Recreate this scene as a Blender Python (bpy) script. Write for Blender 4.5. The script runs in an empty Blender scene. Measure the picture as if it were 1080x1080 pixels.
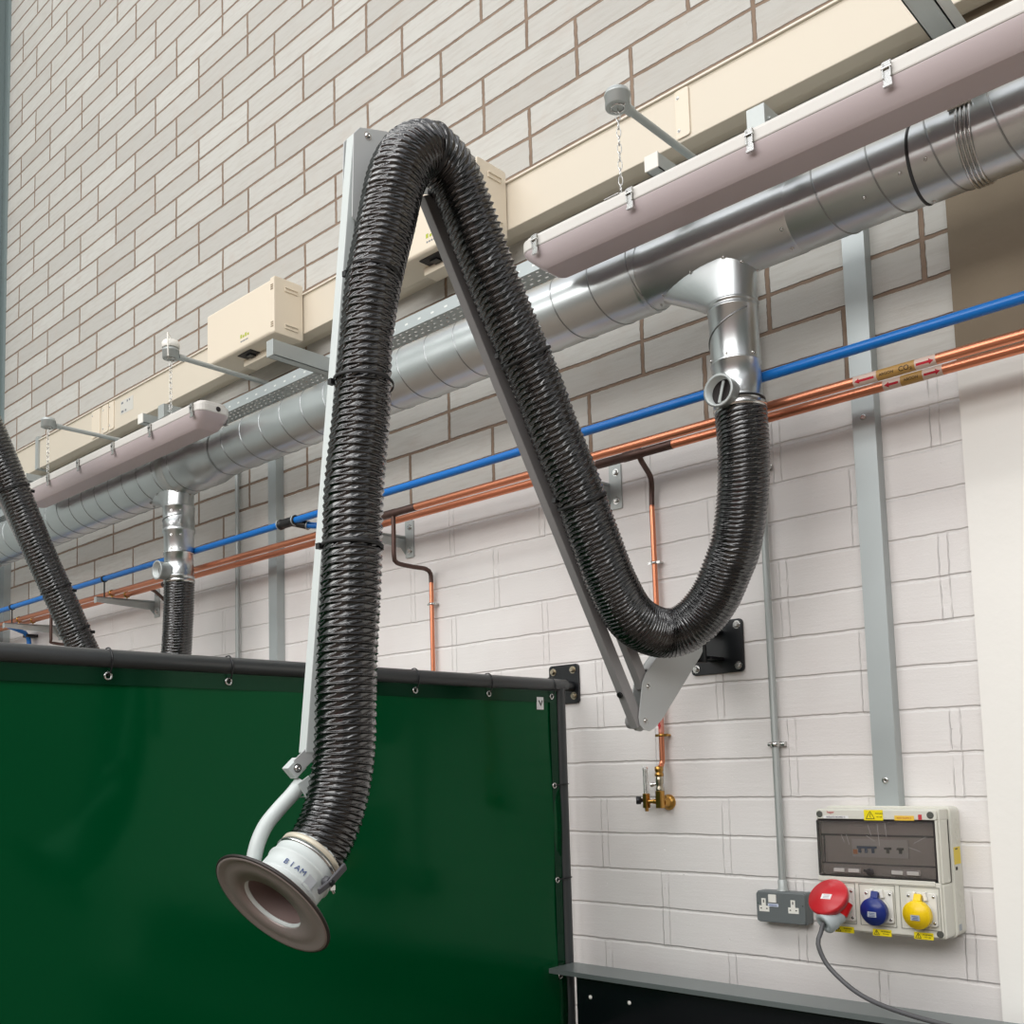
import bpy, math, random
from mathutils import Vector, Matrix
random.seed(7)
C = bpy.context.scene.collection
PI = math.pi
# ------------------------------------------------------------------ mesh builder
class MB:
    def __init__(s): s.v=[]; s.f=[]; s.sm=[]
    def add(s, vs, fs, smooth=False):
        o=len(s.v); s.v+= [tuple(p) for p in vs]; s.f+=[tuple(i+o for i in f) for f in fs]; s.sm+=[smooth]*len(fs); return s
    def box(s, x0,x1,y0,y1,z0,z1, M=None):
        vs=[Vector((x,y,z)) for x in (x0,x1) for y in (y0,y1) for z in (z0,z1)]
        if M: vs=[M@p for p in vs]
        return s.add(vs,[(0,1,3,2),(4,6,7,5),(0,4,5,1),(2,3,7,6),(0,2,6,4),(1,5,7,3)])
    def rbox(s, x0,x1,y0,y1,z0,z1, r, axis='y', n=4, M=None):
        # box with rounded corners in the plane normal to axis
        if axis=='y': a0,a1,b0,b1,h0,h1=x0,x1,z0,z1,y0,y1; mk=lambda a,b,h:Vector((a,h,b))
        elif axis=='z': a0,a1,b0,b1,h0,h1=x0,x1,y0,y1,z0,z1; mk=lambda a,b,h:Vector((a,b,h))
        else: a0,a1,b0,b1,h0,h1=y0,y1,z0,z1,x0,x1; mk=lambda a,b,h:Vector((h,a,b))
        pts=[]
        for cx,cy,st in ((a1-r,b1-r,0),(a0+r,b1-r,1),(a0+r,b0+r,2),(a1-r,b0+r,3)):
            for k in range(n+1):
                t=(st+k/n)*PI/2; pts.append((cx+r*math.cos(t),cy+r*math.sin(t)))
        return s.prism(pts,h0,h1,mk,M)
    def prism(s, pts, h0, h1, mk, M=None):
        n=len(pts); vs=[mk(a,b,h0) for a,b in pts]+[mk(a,b,h1) for a,b in pts]
        if M: vs=[M@p for p in vs]
        fs=[tuple(range(n))[::-1],tuple(range(n,2*n))]+[(i,(i+1)%n,n+(i+1)%n,n+i) for i in range(n)]
        return s.add(vs,fs)
    def frame(s, d):
        d=Vector(d).normalized(); a=Vector((0,0,1)) if abs(d.z)<.9 else Vector((1,0,0))
        u=d.cross(a).normalized(); return u, d.cross(u).normalized()*-1
    def lathe(s, base, d, prof, seg=32, cap=True):
        # prof: list of (distance along d, radius)
        base=Vector(base); d=Vector(d).normalized(); u,w=s.frame(d); vs=[];fs=[]
        for h,r in prof:
            for k in range(seg):
                t=2*PI*k/seg; vs.append(base+d*h+(u*math.cos(t)+w*math.sin(t))*r)
        for i in range(len(prof)-1):
            for k in range(seg):
                a=i*seg+k;b=i*seg+(k+1)%seg; fs.append((a,b,b+seg,a+seg))
        s.add(vs,fs,True)
        if cap:
            n=len(prof)
            if prof[0][1]>1e-6: s.add([vs[k] for k in range(seg)],[tuple(range(seg))[::-1]])
            if prof[-1][1]>1e-6: s.add([vs[(n-1)*seg+k] for k in range(seg)],[tuple(range(seg))])
        return s
    def cyl(s, a, b, r, seg=16, r2=None):
        a=Vector(a);b=Vector(b); L=(b-a).length
        return s.lathe(a,b-a,[(0,r),(L,r if r2 is None else r2)],seg)
    def hexbolt(s, p, d, r=.008, h=.006):
        p=Vector(p);d=Vector(d).normalized()
        s.lathe(p,d,[(0,r*1.45),(.0015,r*1.45)],20); 
        s.lathe(p+d*.0015,d,[(0,r),(h*.8,r),(h,r*.8)],6); return s
    def domebolt(s, p, d, r=.007):
        p=Vector(p);d=Vector(d).normalized()
        s.lathe(p,d,[(0,r*1.4),(.001,r*1.4)],20)
        s.lathe(p+d*.001,d,[(0,r),(r*.35,r*.85),(r*.55,r*.5),(r*.56,r*.4),(r*.3,r*.38),(r*.3,0)],20,cap=False); return s
    def bar(s, a, b, wu, wv, u):
        # rectangular bar a-b; u = direction of width wu
        a=Vector(a);b=Vector(b);d=(b-a).normalized();u=Vector(u); u=(u-d*u.dot(d)).normalized(); w=d.cross(u)
        vs=[p+u*i*wu/2+w*j*wv/2 for p in (a,b) for i in (-1,1) for j in (-1,1)]
        return s.add(vs,[(0,1,3,2),(4,6,7,5),(0,4,5,1),(2,3,7,6),(0,2,6,4),(1,5,7,3)])
    def tube(s, pts, r, seg=14, close=False, cap=True):
        pts=[Vector(p) for p in pts]; n=len(pts)
        rs=r if isinstance(r,(list,tuple)) else [r]*n
        T=[]
        for i in range(n):
            if close: t=pts[(i+1)%n]-pts[i-1]
            else: t=(pts[min(i+1,n-1)]-pts[max(i-1,0)])
            T.append(t.normalized())
        u,_=s.frame(T[0]); vs=[]
        for i in range(n):
            u=(u-T[i]*u.dot(T[i])).normalized(); w=T[i].cross(u)
            for k in range(seg):
                a=2*PI*k/seg; vs.append(pts[i]+(u*math.cos(a)+w*math.sin(a))*rs[i])
        fs=[]
        m=n if close else n-1
        for i in range(m):
            for k in range(seg):
                a=i*seg+k;b=i*seg+(k+1)%seg;c=((i+1)%n)*seg; fs.append((a,b,c+(k+1)%seg,c+k))
        s.add(vs,fs,True)
        if cap and not close:
            s.add(vs[:seg],[tuple(range(seg))[::-1]]); s.add(vs[-seg:],[tuple(range(seg))])
        return s
    def ring(s, c, d, R, r, seg=40, rs=8):
        u,w=s.frame(d); c=Vector(c)
        return s.tube([c+(u*math.cos(2*PI*k/seg)+w*math.sin(2*PI*k/seg))*R for k in range(seg)],r,rs,close=True)
    def build(s, name, m, parent=None, bevel=0, label=None):
        me=bpy.data.meshes.new(name)
        org=Vector((0,0,0))
        if s.v:
            xs=[p[0] for p in s.v];ys=[p[1] for p in s.v];zs=[p[2] for p in s.v]
            if parent is None: org=Vector(((min(xs)+max(xs))/2,(min(ys)+max(ys))/2,min(zs)))
            else: org=PO.get(parent.name,Vector((0,0,0)))
        me.from_pydata([(p[0]-org.x,p[1]-org.y,p[2]-org.z) for p in s.v],[],s.f); me.update()
        for p,q in zip(me.polygons,s.sm): p.use_smooth=q
        o=bpy.data.objects.new(name,me); C.objects.link(o)
        if parent is None: o.location=org
        else: o.parent=parent
        PO[o.name]=org
        if m: me.materials.append(m)
        if bevel:
            b=o.modifiers.new('bevel','BEVEL'); b.width=bevel; b.segments=2; b.limit_method='ANGLE'; b.angle_limit=math.radians(40)
        if label: o['label']=label
        return o
PO={}
def smooth_path(pts, step=.004, rads=None):
    P=[Vector(p) for p in pts]; P=[P[0]*2-P[1]]+P+[P[-1]*2-P[-2]]
    if rads: Rr=[rads[0]]+list(rads)+[rads[-1]]
    out=[];ro=[]
    for i in range(1,len(P)-2):
        a,b,c,d=P[i-1:i+3]; n=max(2,int((c-b).length/step))
        for k in range(n):
            t=k/n; t2=t*t;t3=t2*t
            out.append(.5*((2*b)+(c-a)*t+(2*a-5*b+4*c-d)*t2+(3*b-a-3*c+d)*t3))
            if rads: ro.append(Rr[i]*(1-t)+Rr[i+1]*t)
    out.append(P[-2]); 
    if rads: ro.append(Rr[-2]); return out,ro
    return out
def thing(name, loc, label, cat, group=None):
    o=bpy.data.objects.new(name,None); C.objects.link(o); o.location=loc; o.empty_display_size=.05
    o['label']=label; o['category']=cat
    if group: o['group']=group
    PO[o.name]=Vector(loc); return o
def tag(o, label, cat, group=None, kind=None):
    o['label']=label; o['category']=cat
    if group: o['group']=group
    if kind: o['kind']=kind
    return o
def structure(o): o['kind']='structure'; return o
# ------------------------------------------------------------------ materials
def srgb(r,g,b):
    f=lambda c:(c/255/12.92) if c/255<=.04045 else ((c/255+.055)/1.055)**2.4
    return (f(r),f(g),f(b),1)
def mat(name, col, rough=.5, metal=0, spec=.5, bump=0, bscale=60, var=0, vscale=8, coat=0, ior=None, rvar=0, aniso=None):
    m=bpy.data.materials.new(name); m.use_nodes=True; nt=m.node_tree; b=nt.nodes['Principled BSDF']
    b.inputs['Base Color'].default_value=col; b.inputs['Roughness'].default_value=rough; b.inputs['Metallic'].default_value=metal
    b.inputs['Specular IOR Level'].default_value=spec
    if coat: b.inputs['Coat Weight'].default_value=coat; b.inputs['Coat Roughness'].default_value=.08
    if ior: b.inputs['IOR'].default_value=ior
    tc=nt.nodes.new('ShaderNodeTexCoord')
    if var:
        n=nt.nodes.new('ShaderNodeTexNoise'); n.inputs['Scale'].default_value=vscale; n.inputs['Detail'].default_value=5
        nt.links.new(tc.outputs['Object'],n.inputs['Vector'])
        mx=nt.nodes.new('ShaderNodeMix'); mx.data_type='RGBA'
        mx.inputs['A'].default_value=[c*(1-var) for c in col[:3]]+[1]; mx.inputs['B'].default_value=[min(1,c*(1+var)) for c in col[:3]]+[1]
        nt.links.new(n.outputs['Fac'],mx.inputs['Factor']); nt.links.new(mx.outputs['Result'],b.inputs['Base Color'])
        if rvar:
            mr=nt.nodes.new('ShaderNodeMapRange'); mr.inputs['To Min'].default_value=rough-rvar; mr.inputs['To Max'].default_value=rough+rvar
            mr.inputs['From Min'].default_value=.3; mr.inputs['From Max'].default_value=.7
            nt.links.new(n.outputs['Fac'],mr.inputs['Value']); nt.links.new(mr.outputs['Result'],b.inputs['Roughness'])
    if bump:
        n2=nt.nodes.new('ShaderNodeTexNoise'); n2.inputs['Scale'].default_value=bscale; n2.inputs['Detail'].default_value=4
        nt.links.new(tc.outputs['Object'],n2.inputs['Vector'])
        bp=nt.nodes.new('ShaderNodeBump'); bp.inputs['Strength'].default_value=bump; bp.inputs['Distance'].default_value=.005
        nt.links.new(n2.outputs['Fac'],bp.inputs['Height']); nt.links.new(bp.outputs['Normal'],b.inputs['Normal'])
    return m
galv=mat('galvanised_steel',srgb(206,210,210),.30,.95,var=.07,vscale=6,rvar=.025)
galv_m=mat('matt_galvanised',srgb(182,187,185),.5,.5,var=.08,vscale=12,rvar=.05)
galv_d=mat('trunking_galvanised',srgb(178,185,185),.45,.5,var=.05,vscale=8,rvar=.04)
zinc=mat('bright_zinc',srgb(205,205,202),.25,1)
seam=mat('lock_seam_steel',srgb(165,168,168),.3,1)
grey_pt=mat('light_grey_paint',srgb(196,199,198),.4,.1,spec=.5)
white_pt=mat('white_grey_paint',srgb(205,212,210),.4)
arm_gr=mat('arm_bar_grey',srgb(152,150,150),.42,.2)
blk=mat('black_paint',srgb(22,24,27),.3,spec=.5)
blk_g=mat('black_gloss_sheet',srgb(14,16,20),.18,spec=.6,var=.3,vscale=6,rvar=.06)
rubber=mat('black_rubber',srgb(24,24,24),.5)
copper=mat('copper',srgb(226,146,112),.34,.9,var=.10,vscale=5,rvar=.04)
copper_b=mat('burnt_copper',srgb(92,72,66),.5,.7,var=.35,vscale=30)
blue=mat('blue_pipe_paint',srgb(10,112,196),.3,spec=.5)
brass=mat('brass',srgb(196,150,80),.28,1,var=.12,vscale=60)
nickel=mat('nickel',srgb(190,180,160),.28,1)
cream=mat('cream_abs',srgb(226,214,194),.45,var=.02,vscale=3)
cream_d=mat('cream_trunking',srgb(214,204,186),.4,var=.03,vscale=2)
offw=mat('board_plastic',srgb(218,217,206),.38)
offw2=mat('socket_plate_plastic',srgb(226,225,218),.35)
whitep=mat('white_plastic',srgb(238,236,228),.35)
hammer=mat('metalclad_grey',srgb(112,118,119),.45,.2,bump=.1,bscale=300)
red_d=mat('red_plug',srgb(196,40,48),.35)
red_b=mat('red_bright',srgb(222,16,22),.3)
navy=mat('blue_socket',srgb(24,44,120),.3)
yel=mat('yellow_socket',srgb(246,208,14),.35)
yel_l=mat('yellow_label',srgb(245,225,20),.4)
lblw=mat('white_label',srgb(236,236,236),.45)
lblr=mat('red_label',srgb(196,60,66),.45)
ink=mat('black_ink',srgb(30,28,22),.6)
inkb=mat('blue_ink',srgb(60,80,130),.6)
inkr=mat('red_ink',srgb(190,30,50),.5)
tan_l=mat('tan_pipe_label',srgb(176,136,72),.45)
clearl=mat('pale_label',srgb(208,184,170),.4)
orange=mat('orange_mark',srgb(205,130,70),.5)
cable=mat('grey_cable',srgb(88,88,90),.45)
gland=mat('grey_gland',srgb(176,186,188),.4)
lampbody=mat('light_fitting_body',srgb(212,209,203),.4)
gly=mat('green_glyph',srgb(170,180,50),.5)
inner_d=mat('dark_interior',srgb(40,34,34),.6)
bench_g=mat('ledge_steel',srgb(132,140,140),.34,.5,var=.06,vscale=5)
far_red=mat('far_red_band',srgb(170,40,36),.6)
far_wall=mat('far_wall_paint',srgb(142,131,121),.8)
clampsteel=mat('hose_clamp_cream',srgb(214,206,186),.4,.2)
darkgrey=mat('dark_grey_plastic',srgb(84,84,88),.4)
postm=mat('charcoal_tube',srgb(66,69,70),.30,.1)
# diffuser: mauve grey prismatic plastic
diff=mat('diffuser_plastic',srgb(200,187,188),.34,spec=.5)
# clear plastic
def glassy(name,col,rough=.05,trans=.9):
    m=mat(name,col,rough); b=m.node_tree.nodes['Principled BSDF']; b.inputs['Transmission Weight'].default_value=trans; b.inputs['IOR'].default_value=1.45; return m
clear=glassy('clear_plastic',srgb(225,228,226))
smoke=glassy('smoked_window',srgb(222,216,213),.06,.95)
# hose
hosem=mat('black_hose_fabric',srgb(11,11,11),.20,spec=1,bump=.10,bscale=90,coat=.35)
# green curtain
curt=mat('green_pvc_curtain',srgb(0,74,38),.12,spec=.22,bump=.22,bscale=3.6)
def tweak_curtain():
    nt=curt.node_tree; b=nt.nodes['Principled BSDF']
    b.inputs['Specular Tint'].default_value=(.35,1,.6,1)
    b.inputs['Transmission Weight'].default_value=.0
tweak_curtain()

def wall_material():
    m=bpy.data.materials.new('blockwork'); m.use_nodes=True; nt=m.node_tree; N=nt.nodes; L=nt.links; b=N['Principled BSDF']
    g=N.new('ShaderNodeNewGeometry')
    def math_(op,a,b_=None,c=None):
        n=N.new('ShaderNodeMath'); n.operation=op
        for i,x in enumerate((a,b_,c)):
            if x is None: continue
            if isinstance(x,(int,float)): n.inputs[i].default_value=x
            else: L.new(x,n.inputs[i])
        return n.outputs[0]
    def noise(vec,scale,detail=4,rough=.5):
        n=N.new('ShaderNodeTexNoise'); n.inputs['Scale'].default_value=scale; n.inputs['Detail'].default_value=detail; n.inputs['Roughness'].default_value=rough
        L.new(vec,n.inputs['Vector']); return n
    def ramp(x,a,b_):
        n=N.new('ShaderNodeMapRange'); n.interpolation_type='SMOOTHSTEP'; n.inputs['From Min'].default_value=a; n.inputs['From Max'].default_value=b_; L.new(x,n.inputs['Value']); return n.outputs['Result']
    def mix(f,a,b_):
        n=N.new('ShaderNodeMix'); n.data_type='RGBA'
        for k,x in (('Factor',f),('A',a),('B',b_)):
            if isinstance(x,(tuple,list,float,int)): n.inputs[k].default_value=x
            else: L.new(x,n.inputs[k])
        return n.outputs['Result']
    pos=g.outputs['Position']
    wob=noise(pos,4.5,3); wv=N.new('ShaderNodeSeparateColor'); L.new(wob.outputs['Color'],wv.inputs[0])
    wob2=noise(pos,45,3); wv2=N.new('ShaderNodeSeparateColor'); L.new(wob2.outputs['Color'],wv2.inputs[0])
    sp=N.new('ShaderNodeSeparateXYZ'); L.new(pos,sp.inputs[0])
    X=math_('ADD',sp.outputs['X'],math_('MULTIPLY',math_('SUBTRACT',wv.outputs[0],.5),.012))
    X=math_('ADD',X,math_('MULTIPLY',math_('SUBTRACT',wv2.outputs[0],.5),.007))
    Z=math_('ADD',sp.outputs['Z'],math_('MULTIPLY',math_('SUBTRACT',wv.outputs[1],.5),.008))
    Z=math_('ADD',Z,math_('MULTIPLY',math_('SUBTRACT',wv2.outputs[1],.5),.0045))
    zz=math_('DIVIDE',math_('SUBTRACT',Z,1.35),.1125)
    dz=math_('MULTIPLY',math_('ABSOLUTE',math_('SUBTRACT',math_('FRACT',math_('ADD',zz,.5)),.5)),.1125)
    pair=math_('FLOOR',math_('DIVIDE',zz,2))
    par=math_('MULTIPLY',math_('ABSOLUTE',math_('SUBTRACT',math_('FRACT',math_('DIVIDE',pair,2)),0)),1.0)  # 0 even, .5 odd
    # odd pairs (-1) have joints at even half modules: shift 0; even pairs shift .5
    uu=math_('ADD',math_('DIVIDE',X,.45),math_('SUBTRACT',.5,par))
    du=math_('MULTIPLY',math_('ABSOLUTE',math_('SUBTRACT',math_('FRACT',math_('ADD',uu,.5)),.5)),.45)
    mz=math_('SUBTRACT',1,ramp(dz,.0042,.0072)); mu=math_('SUBTRACT',1,ramp(du,.0055,.0085))
    mort=math_('MAXIMUM',mz,mu)
    # block id
    cid=N.new('ShaderNodeCombineXYZ'); L.new(math_('FLOOR',math_('ADD',uu,0)),cid.inputs[0]); L.new(math_('FLOOR',zz),cid.inputs[2])
    wn=N.new('ShaderNodeTexWhiteNoise'); wn.noise_dimensions='3D'; L.new(cid.outputs[0],wn.inputs['Vector'])
    # streak noise: stretched along x
    mp=N.new('ShaderNodeMapping'); mp.inputs['Scale'].default_value=(6,6,60); mp.inputs['Rotation'].default_value=(0,-.03,0); L.new(pos,mp.inputs['Vector'])
    st=noise(mp.outputs[0],1.2,6,.65)
    cl=noise(pos,9,5,.6); fine=noise(pos,140,5,.6)
    base=mix(wn.outputs['Value'],srgb(182,180,174),srgb(197,196,190))
    base=mix(math_('MULTIPLY',ramp(st.outputs['Fac'],.42,.68),.40),base,srgb(172,167,159))
    base=mix(math_('MULTIPLY',ramp(cl.outputs['Fac'],.5,.75),.35),base,srgb(184,173,163))
    mc=mix(noise(pos,16,4).outputs['Fac'],srgb(110,90,74),srgb(154,134,116))
    raw=mix(mort,base,mc)
    # painted zone
    pt=mix(ramp(noise(pos,2.2,3).outputs['Fac'],.35,.65),srgb(226,221,218),srgb(232,229,226))
    edge=noise(pos,12,3)
    pline=math_('ADD',2.478,math_('MULTIPLY',math_('SUBTRACT',edge.outputs['Fac'],.5),.02))
    isp=math_('LESS_THAN',sp.outputs['Z'],pline)
    # small pock marks in the paint along joints
    pk=noise(pos,55,3,.6); 
    pit=math_('MULTIPLY',ramp(pk.outputs['Fac'],.70,.74),1)
    pit_p=math_('MULTIPLY',pit,ramp(math_('MINIMUM',math_('MULTIPLY',dz,1.6),du),.024,.008))
    pt=mix(math_('MULTIPLY',pit_p,.55),pt,srgb(120,112,106))
    col=mix(isp,raw,pt); L.new(col,b.inputs['Base Color'])
    b.inputs['Roughness'].default_value=.75
    rg=N.new('ShaderNodeMapRange'); L.new(isp,rg.inputs['Value']); rg.inputs['To Min'].default_value=.85; rg.inputs['To Max'].default_value=.5; L.new(rg.outputs['Result'],b.inputs['Roughness'])
    # height
    soft_z=math_('SUBTRACT',1,ramp(dz,.0015,.0065)); soft_u=math_('SUBTRACT',ramp(du,.010,.0125),ramp(du,.0125,.015))
    soft_u=math_('ADD',soft_u,math_('MULTIPLY',math_('SUBTRACT',1,ramp(du,.009,.013)),-.6))
    h_p=math_('MULTIPLY',math_('ADD',math_('MULTIPLY',soft_z,.85),math_('MULTIPLY',math_('MULTIPLY',soft_u,ramp(noise(pos,20,4).outputs['Fac'],.28,.55)),.55)),-.005)
    h_r=math_('MULTIPLY',mort,-.008)
    hm=N.new('ShaderNodeMix'); hm.data_type='FLOAT'; L.new(isp,hm.inputs['Factor']); L.new(h_r,hm.inputs['A']); L.new(h_p,hm.inputs['B'])
    ht=math_('ADD',hm.outputs['Result'],math_('MULTIPLY',fine.outputs['Fac'],.0008))
    ht=math_('ADD',ht,math_('MULTIPLY',st.outputs['Fac'],.0010))
    ht=math_('SUBTRACT',ht,math_('MULTIPLY',pit,.0015))
    bp=N.new('ShaderNodeBump'); bp.inputs['Strength'].default_value=.8; bp.inputs['Distance'].default_value=1; L.new(ht,bp.inputs['Height']); L.new(bp.outputs['Normal'],b.inputs['Normal'])
    return m
def pilaster_material():
    m=mat('pilaster_concrete',srgb(150,140,122),.7,bump=.15,bscale=40); nt=m.node_tree;N=nt.nodes;L=nt.links;b=N['Principled BSDF']
    g=N.new('ShaderNodeNewGeometry'); sp=N.new('ShaderNodeSeparateXYZ'); L.new(g.outputs['Position'],sp.inputs[0])
    lt=N.new('ShaderNodeMath'); lt.operation='LESS_THAN'; lt.inputs[1].default_value=2.425; L.new(sp.outputs['Z'],lt.inputs[0])
    n=N.new('ShaderNodeTexNoise'); n.inputs['Scale'].default_value=5; L.new(g.outputs['Position'],n.inputs['Vector'])
    m1=N.new('ShaderNodeMix'); m1.data_type='RGBA'; m1.inputs['A'].default_value=srgb(112,99,80); m1.inputs['B'].default_value=srgb(132,119,99); L.new(n.outputs['Fac'],m1.inputs['Factor'])
    m2=N.new('ShaderNodeMix'); m2.data_type='RGBA'; L.new(lt.outputs[0],m2.inputs['Factor']); L.new(m1.outputs['Result'],m2.inputs['A']); m2.inputs['B'].default_value=srgb(243,241,235)
    L.new(m2.outputs['Result'],b.inputs['Base Color']); return m
floor_m=mat('floor_concrete',srgb(132,118,106),.6,var=.12,vscale=2)

# ------------------------------------------------------------------ the setting
structure(MB().box(-9,3.2,0,.22,0,8.6).build('wall_back',wall_material()))
structure(MB().box(1.2,3.2,-.03,0,0,8.6).build('trim_1',pilaster_material()))
structure(MB().box(-10,9,-9.5,.3,-.1,0).build('floor',floor_m))
# left corner steel column
mb=MB(); mb.box(-5.10,-4.935,-.16,-.15,0,8.6); mb.box(-5.10,-4.935,-.01,0,0,8.6); mb.box(-5.03,-5.02,-.15,-.01,0,8.6)
structure(mb.build('trim_2',mat('column_paint',srgb(132,146,146),.5)))
structure(MB().box(-5.35,-5.15,-9,0,0,8.6).build('wall_left',mat('side_cladding',srgb(178,186,184),.6)))
mb=MB().box(-5.3,9,-9.3,-9.2,0,4.2); structure(mb.build('unseen_wall_front',far_wall))  # unseen far wall, invented to carry the red band reflected in the duct
structure(MB().box(8.6,8.8,-9.2,.2,0,5).build('wall_right',mat('right_cladding',srgb(96,104,100),.8)))
structure(MB().box(-3.5,8,-9.2,-9.15,1.6,2.6).build('added_red_band',far_red))  # invented red band behind the camera, added for the duct's reddish reflection

# ------------------------------------------------------------------ helper: spiral duct seams
def spiral(mb, x0,x1,r,y,z,pitch=.137,rr=.0028,ph=0):
    n=int(abs(x1-x0)/pitch*40); pts=[]
    for i in range(n+1):
        x=x0+(x1-x0)*i/n; a=2*PI*(x/pitch)+ph; pts.append((x,y+r*math.cos(a),z+r*math.sin(a)))
    mb.tube(pts,rr,6)
DY,DZ=-.33,2.823
duct=thing('ventilation_duct',(-1,DY,DZ),'round galvanised spiral extraction duct running along the block wall under the light fittings','duct')
def duct_len(x0,x1,r):
    o=MB().lathe((x0,DY,DZ),(1,0,0),[(0,r),(x1-x0,r)],64,cap=True).build('duct_section',galv,duct)
    m=MB(); spiral(m,x0,x1,r,DY,DZ,rr=.0022); m.build('lock_seam',seam,o); return o
duct_len(-5.13,-2.36,.114); duct_len(-1.72,.50,.100); duct_len(.93,1.258,.0905); duct_len(1.258,3.1,.0925)
duct_len(-2.36,-1.84,.1145)
# reducers and couplings
MB().lathe((-1.86,DY,DZ),(1,0,0),[(0,.1165),(.01,.1165),(.05,.116),(.14,.102),(.18,.102)],64,False).build('reducer',galv,duct,label='stepped reducer ring right of the far branch')
MB().lathe((-2.09,DY,DZ),(1,0,0),[(0,.1150),(.004,.118),(.055,.118),(.06,.1150)],64,False).build('coupling_ring',galv_m,duct)
MB().lathe((.48,DY,DZ),(1,0,0),[(0,.101),(.005,.1015),(.04,.092),(.46,.092),(.465,.0905)],64,False).build('tee_body',galv,duct)
mb=MB(); mb.lathe((1.248,DY,DZ),(1,0,0),[(0,.0905),(.002,.0935),(.006,.0935),(.008,.0905)],64,False); mb.build('coupling_ring',mat('sealant_line',srgb(50,52,54),.5),duct,label='dark sealed joint line')
# hanger band
hb=MB(); 
for k in range(4): hb.ring((1.362+k*.009,DY,DZ),(1,0,0),.0942,.0035,64,6)
hb=hb.build('hose_clamp_band',zinc,duct,label='ridged zinc clamp band near the right end')
MB().cyl((1.345,DY-.085,DZ+.05),(1.395,DY-.085,DZ+.05),.0055).box(1.352,1.388,DY-.094,DY-.074,DZ+.058,DZ+.062).build('clamp_screw',zinc,hb)
for (x,a) in ((1.29,-2.7),(1.23,-2.62),(1.27,-1.45),(1.14,-2.4),(.93,-2.45),(.93,-1.8)):
    MB().domebolt((x,DY+.092*math.cos(a),DZ+.092*math.sin(a)),(0,math.cos(a),math.sin(a)),.0035).build('rivet',zinc,duct)
def branch(cx, big_r, zcol, dmp_dir, steps):
    """saddle tee with a slanted shoe, a spiral stub, a ported collar"""
    r=.0635
    # saddle shoe: oval at the duct flaring left, round at collar
    seg=48; rings=[]; ztop=DZ-big_r*.55
    z0=zcol
    for t in (0,.06,.2,.4,.6,.8,1):
        ring=[]
        for k in range(seg):
            a=2*PI*k/seg; ca,sa=math.cos(a),math.sin(a)
            fl=(t**1.15)*.155 if ca<0 else t*.006
            x=cx+ca*(r+.002)+ (ca*fl if ca<0 else ca*fl); y=DY+sa*(r+.002)
            # top follows duct underside
            yt=min(abs(y-DY),big_r*.98); zt=DZ-math.sqrt(big_r**2-yt**2)+.004
            ring.append(Vector((x,y,z0+(zt-z0)*t)))
        rings+=ring
    mb=MB(); n=7
    mb.add(rings,[(i*seg+k,i*seg+(k+1)%seg,(i+1)*seg+(k+1)%seg,(i+1)*seg+k) for i in range(n-1) for k in range(seg)],True)
    sd=mb.build('tee_saddle',galv,duct)
    mb=MB(); top=rings[-seg:]; mb.tube([p+Vector((0,0,.001)) for p in top],.003,6,close=True); mb.build('saddle_flange',galv,sd)
    for k in (2,8,14,20,24,28,33,38,43): 
        p=top[k]; d=Vector((p.x-cx,p.y-DY,-.04)).normalized(); MB().domebolt(p-Vector((0,0,.006)),d,.0042).build('rivet',zinc,sd)
    return r
# right branch
br=.0635; BX=.751
branch(.742,.0905,2.645,0,0)
mb=MB().lathe((.743,DY,2.655),(.012,0,-1),[(0,.0655),(.002,.068),(.008,.068),(.010,.0655),(.016,.0655),(.018,.067),(.022,.067),(.024,.0645),(.165,.0645)],56,False)
bp_=mb.build('branch_pipe',galv,duct)
pts=[]
for i in range(60):
    a=-.9+4.4*i/59+0.2; z=2.622-.013*(i/59)*1.5-.128*(i/59); pts.append((.744+.0655*math.cos(-a-1.2),DY-.0655*math.sin(a+1.2)*1.0,z))
MB().tube(pts,.0022,6).build('lock_seam',seam,bp_)
mb=MB().lathe((.7445,DY,2.495),(.012,0,-1),[(0,.0645),(.002,.066),(.006,.066),(.008,.0635),(.096,.0635),(.098,.066),(.105,.066),(.107,.063),(.14,.063)],56,False)
col=mb.build('damper_collar',galv,duct)
MB().lathe((.7505,DY,2.380),(.012,0,-1),[(0,.0665),(.001,.069),(.016,.069),(.017,.0665)],48,False).build('hose_clip',zinc,col)
MB().lathe((.7495,DY,2.392),(.012,0,-1),[(0,.0645),(.001,.0665),(.005,.0665),(.006,.0645)],48,False).build('seal_ring',rubber,col)
def port(c,d,name_parent,r=.031,L=.055):
    c=Vector(c);d=Vector(d).normalized()
    p=MB().lathe(c,d,[(0,r),(L-.004,r),(L-.004,r+.0025),(L,r+.004),(L,r-.004),(.012,r-.004),(.012,0)],40,False).build('damper_port',galv_m,name_parent)
    u,w=MB().frame(d)
    MB().bar(c+d*(L-.016)-(w*.8-u*.25)*r*.85,c+d*(L-.016)+(w*.8-u*.25)*r*.85,.007,.003,u).build('lever',galv_m,p)
    MB().lathe(c+d*(L-.03),d,[(0,r-.005),(.002,r-.005)],32).build('damper_blade',inner_d,p)
port((.744,-.375,2.400),(0,-1,-.02),col,.039,.050)
for a in (-2.4,-.3,-1.4): MB().domebolt((.7445+.0645*math.cos(a),DY+.0645*math.sin(a),2.502),(math.cos(a),math.sin(a),0),.004).build('rivet',zinc,col)
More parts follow.
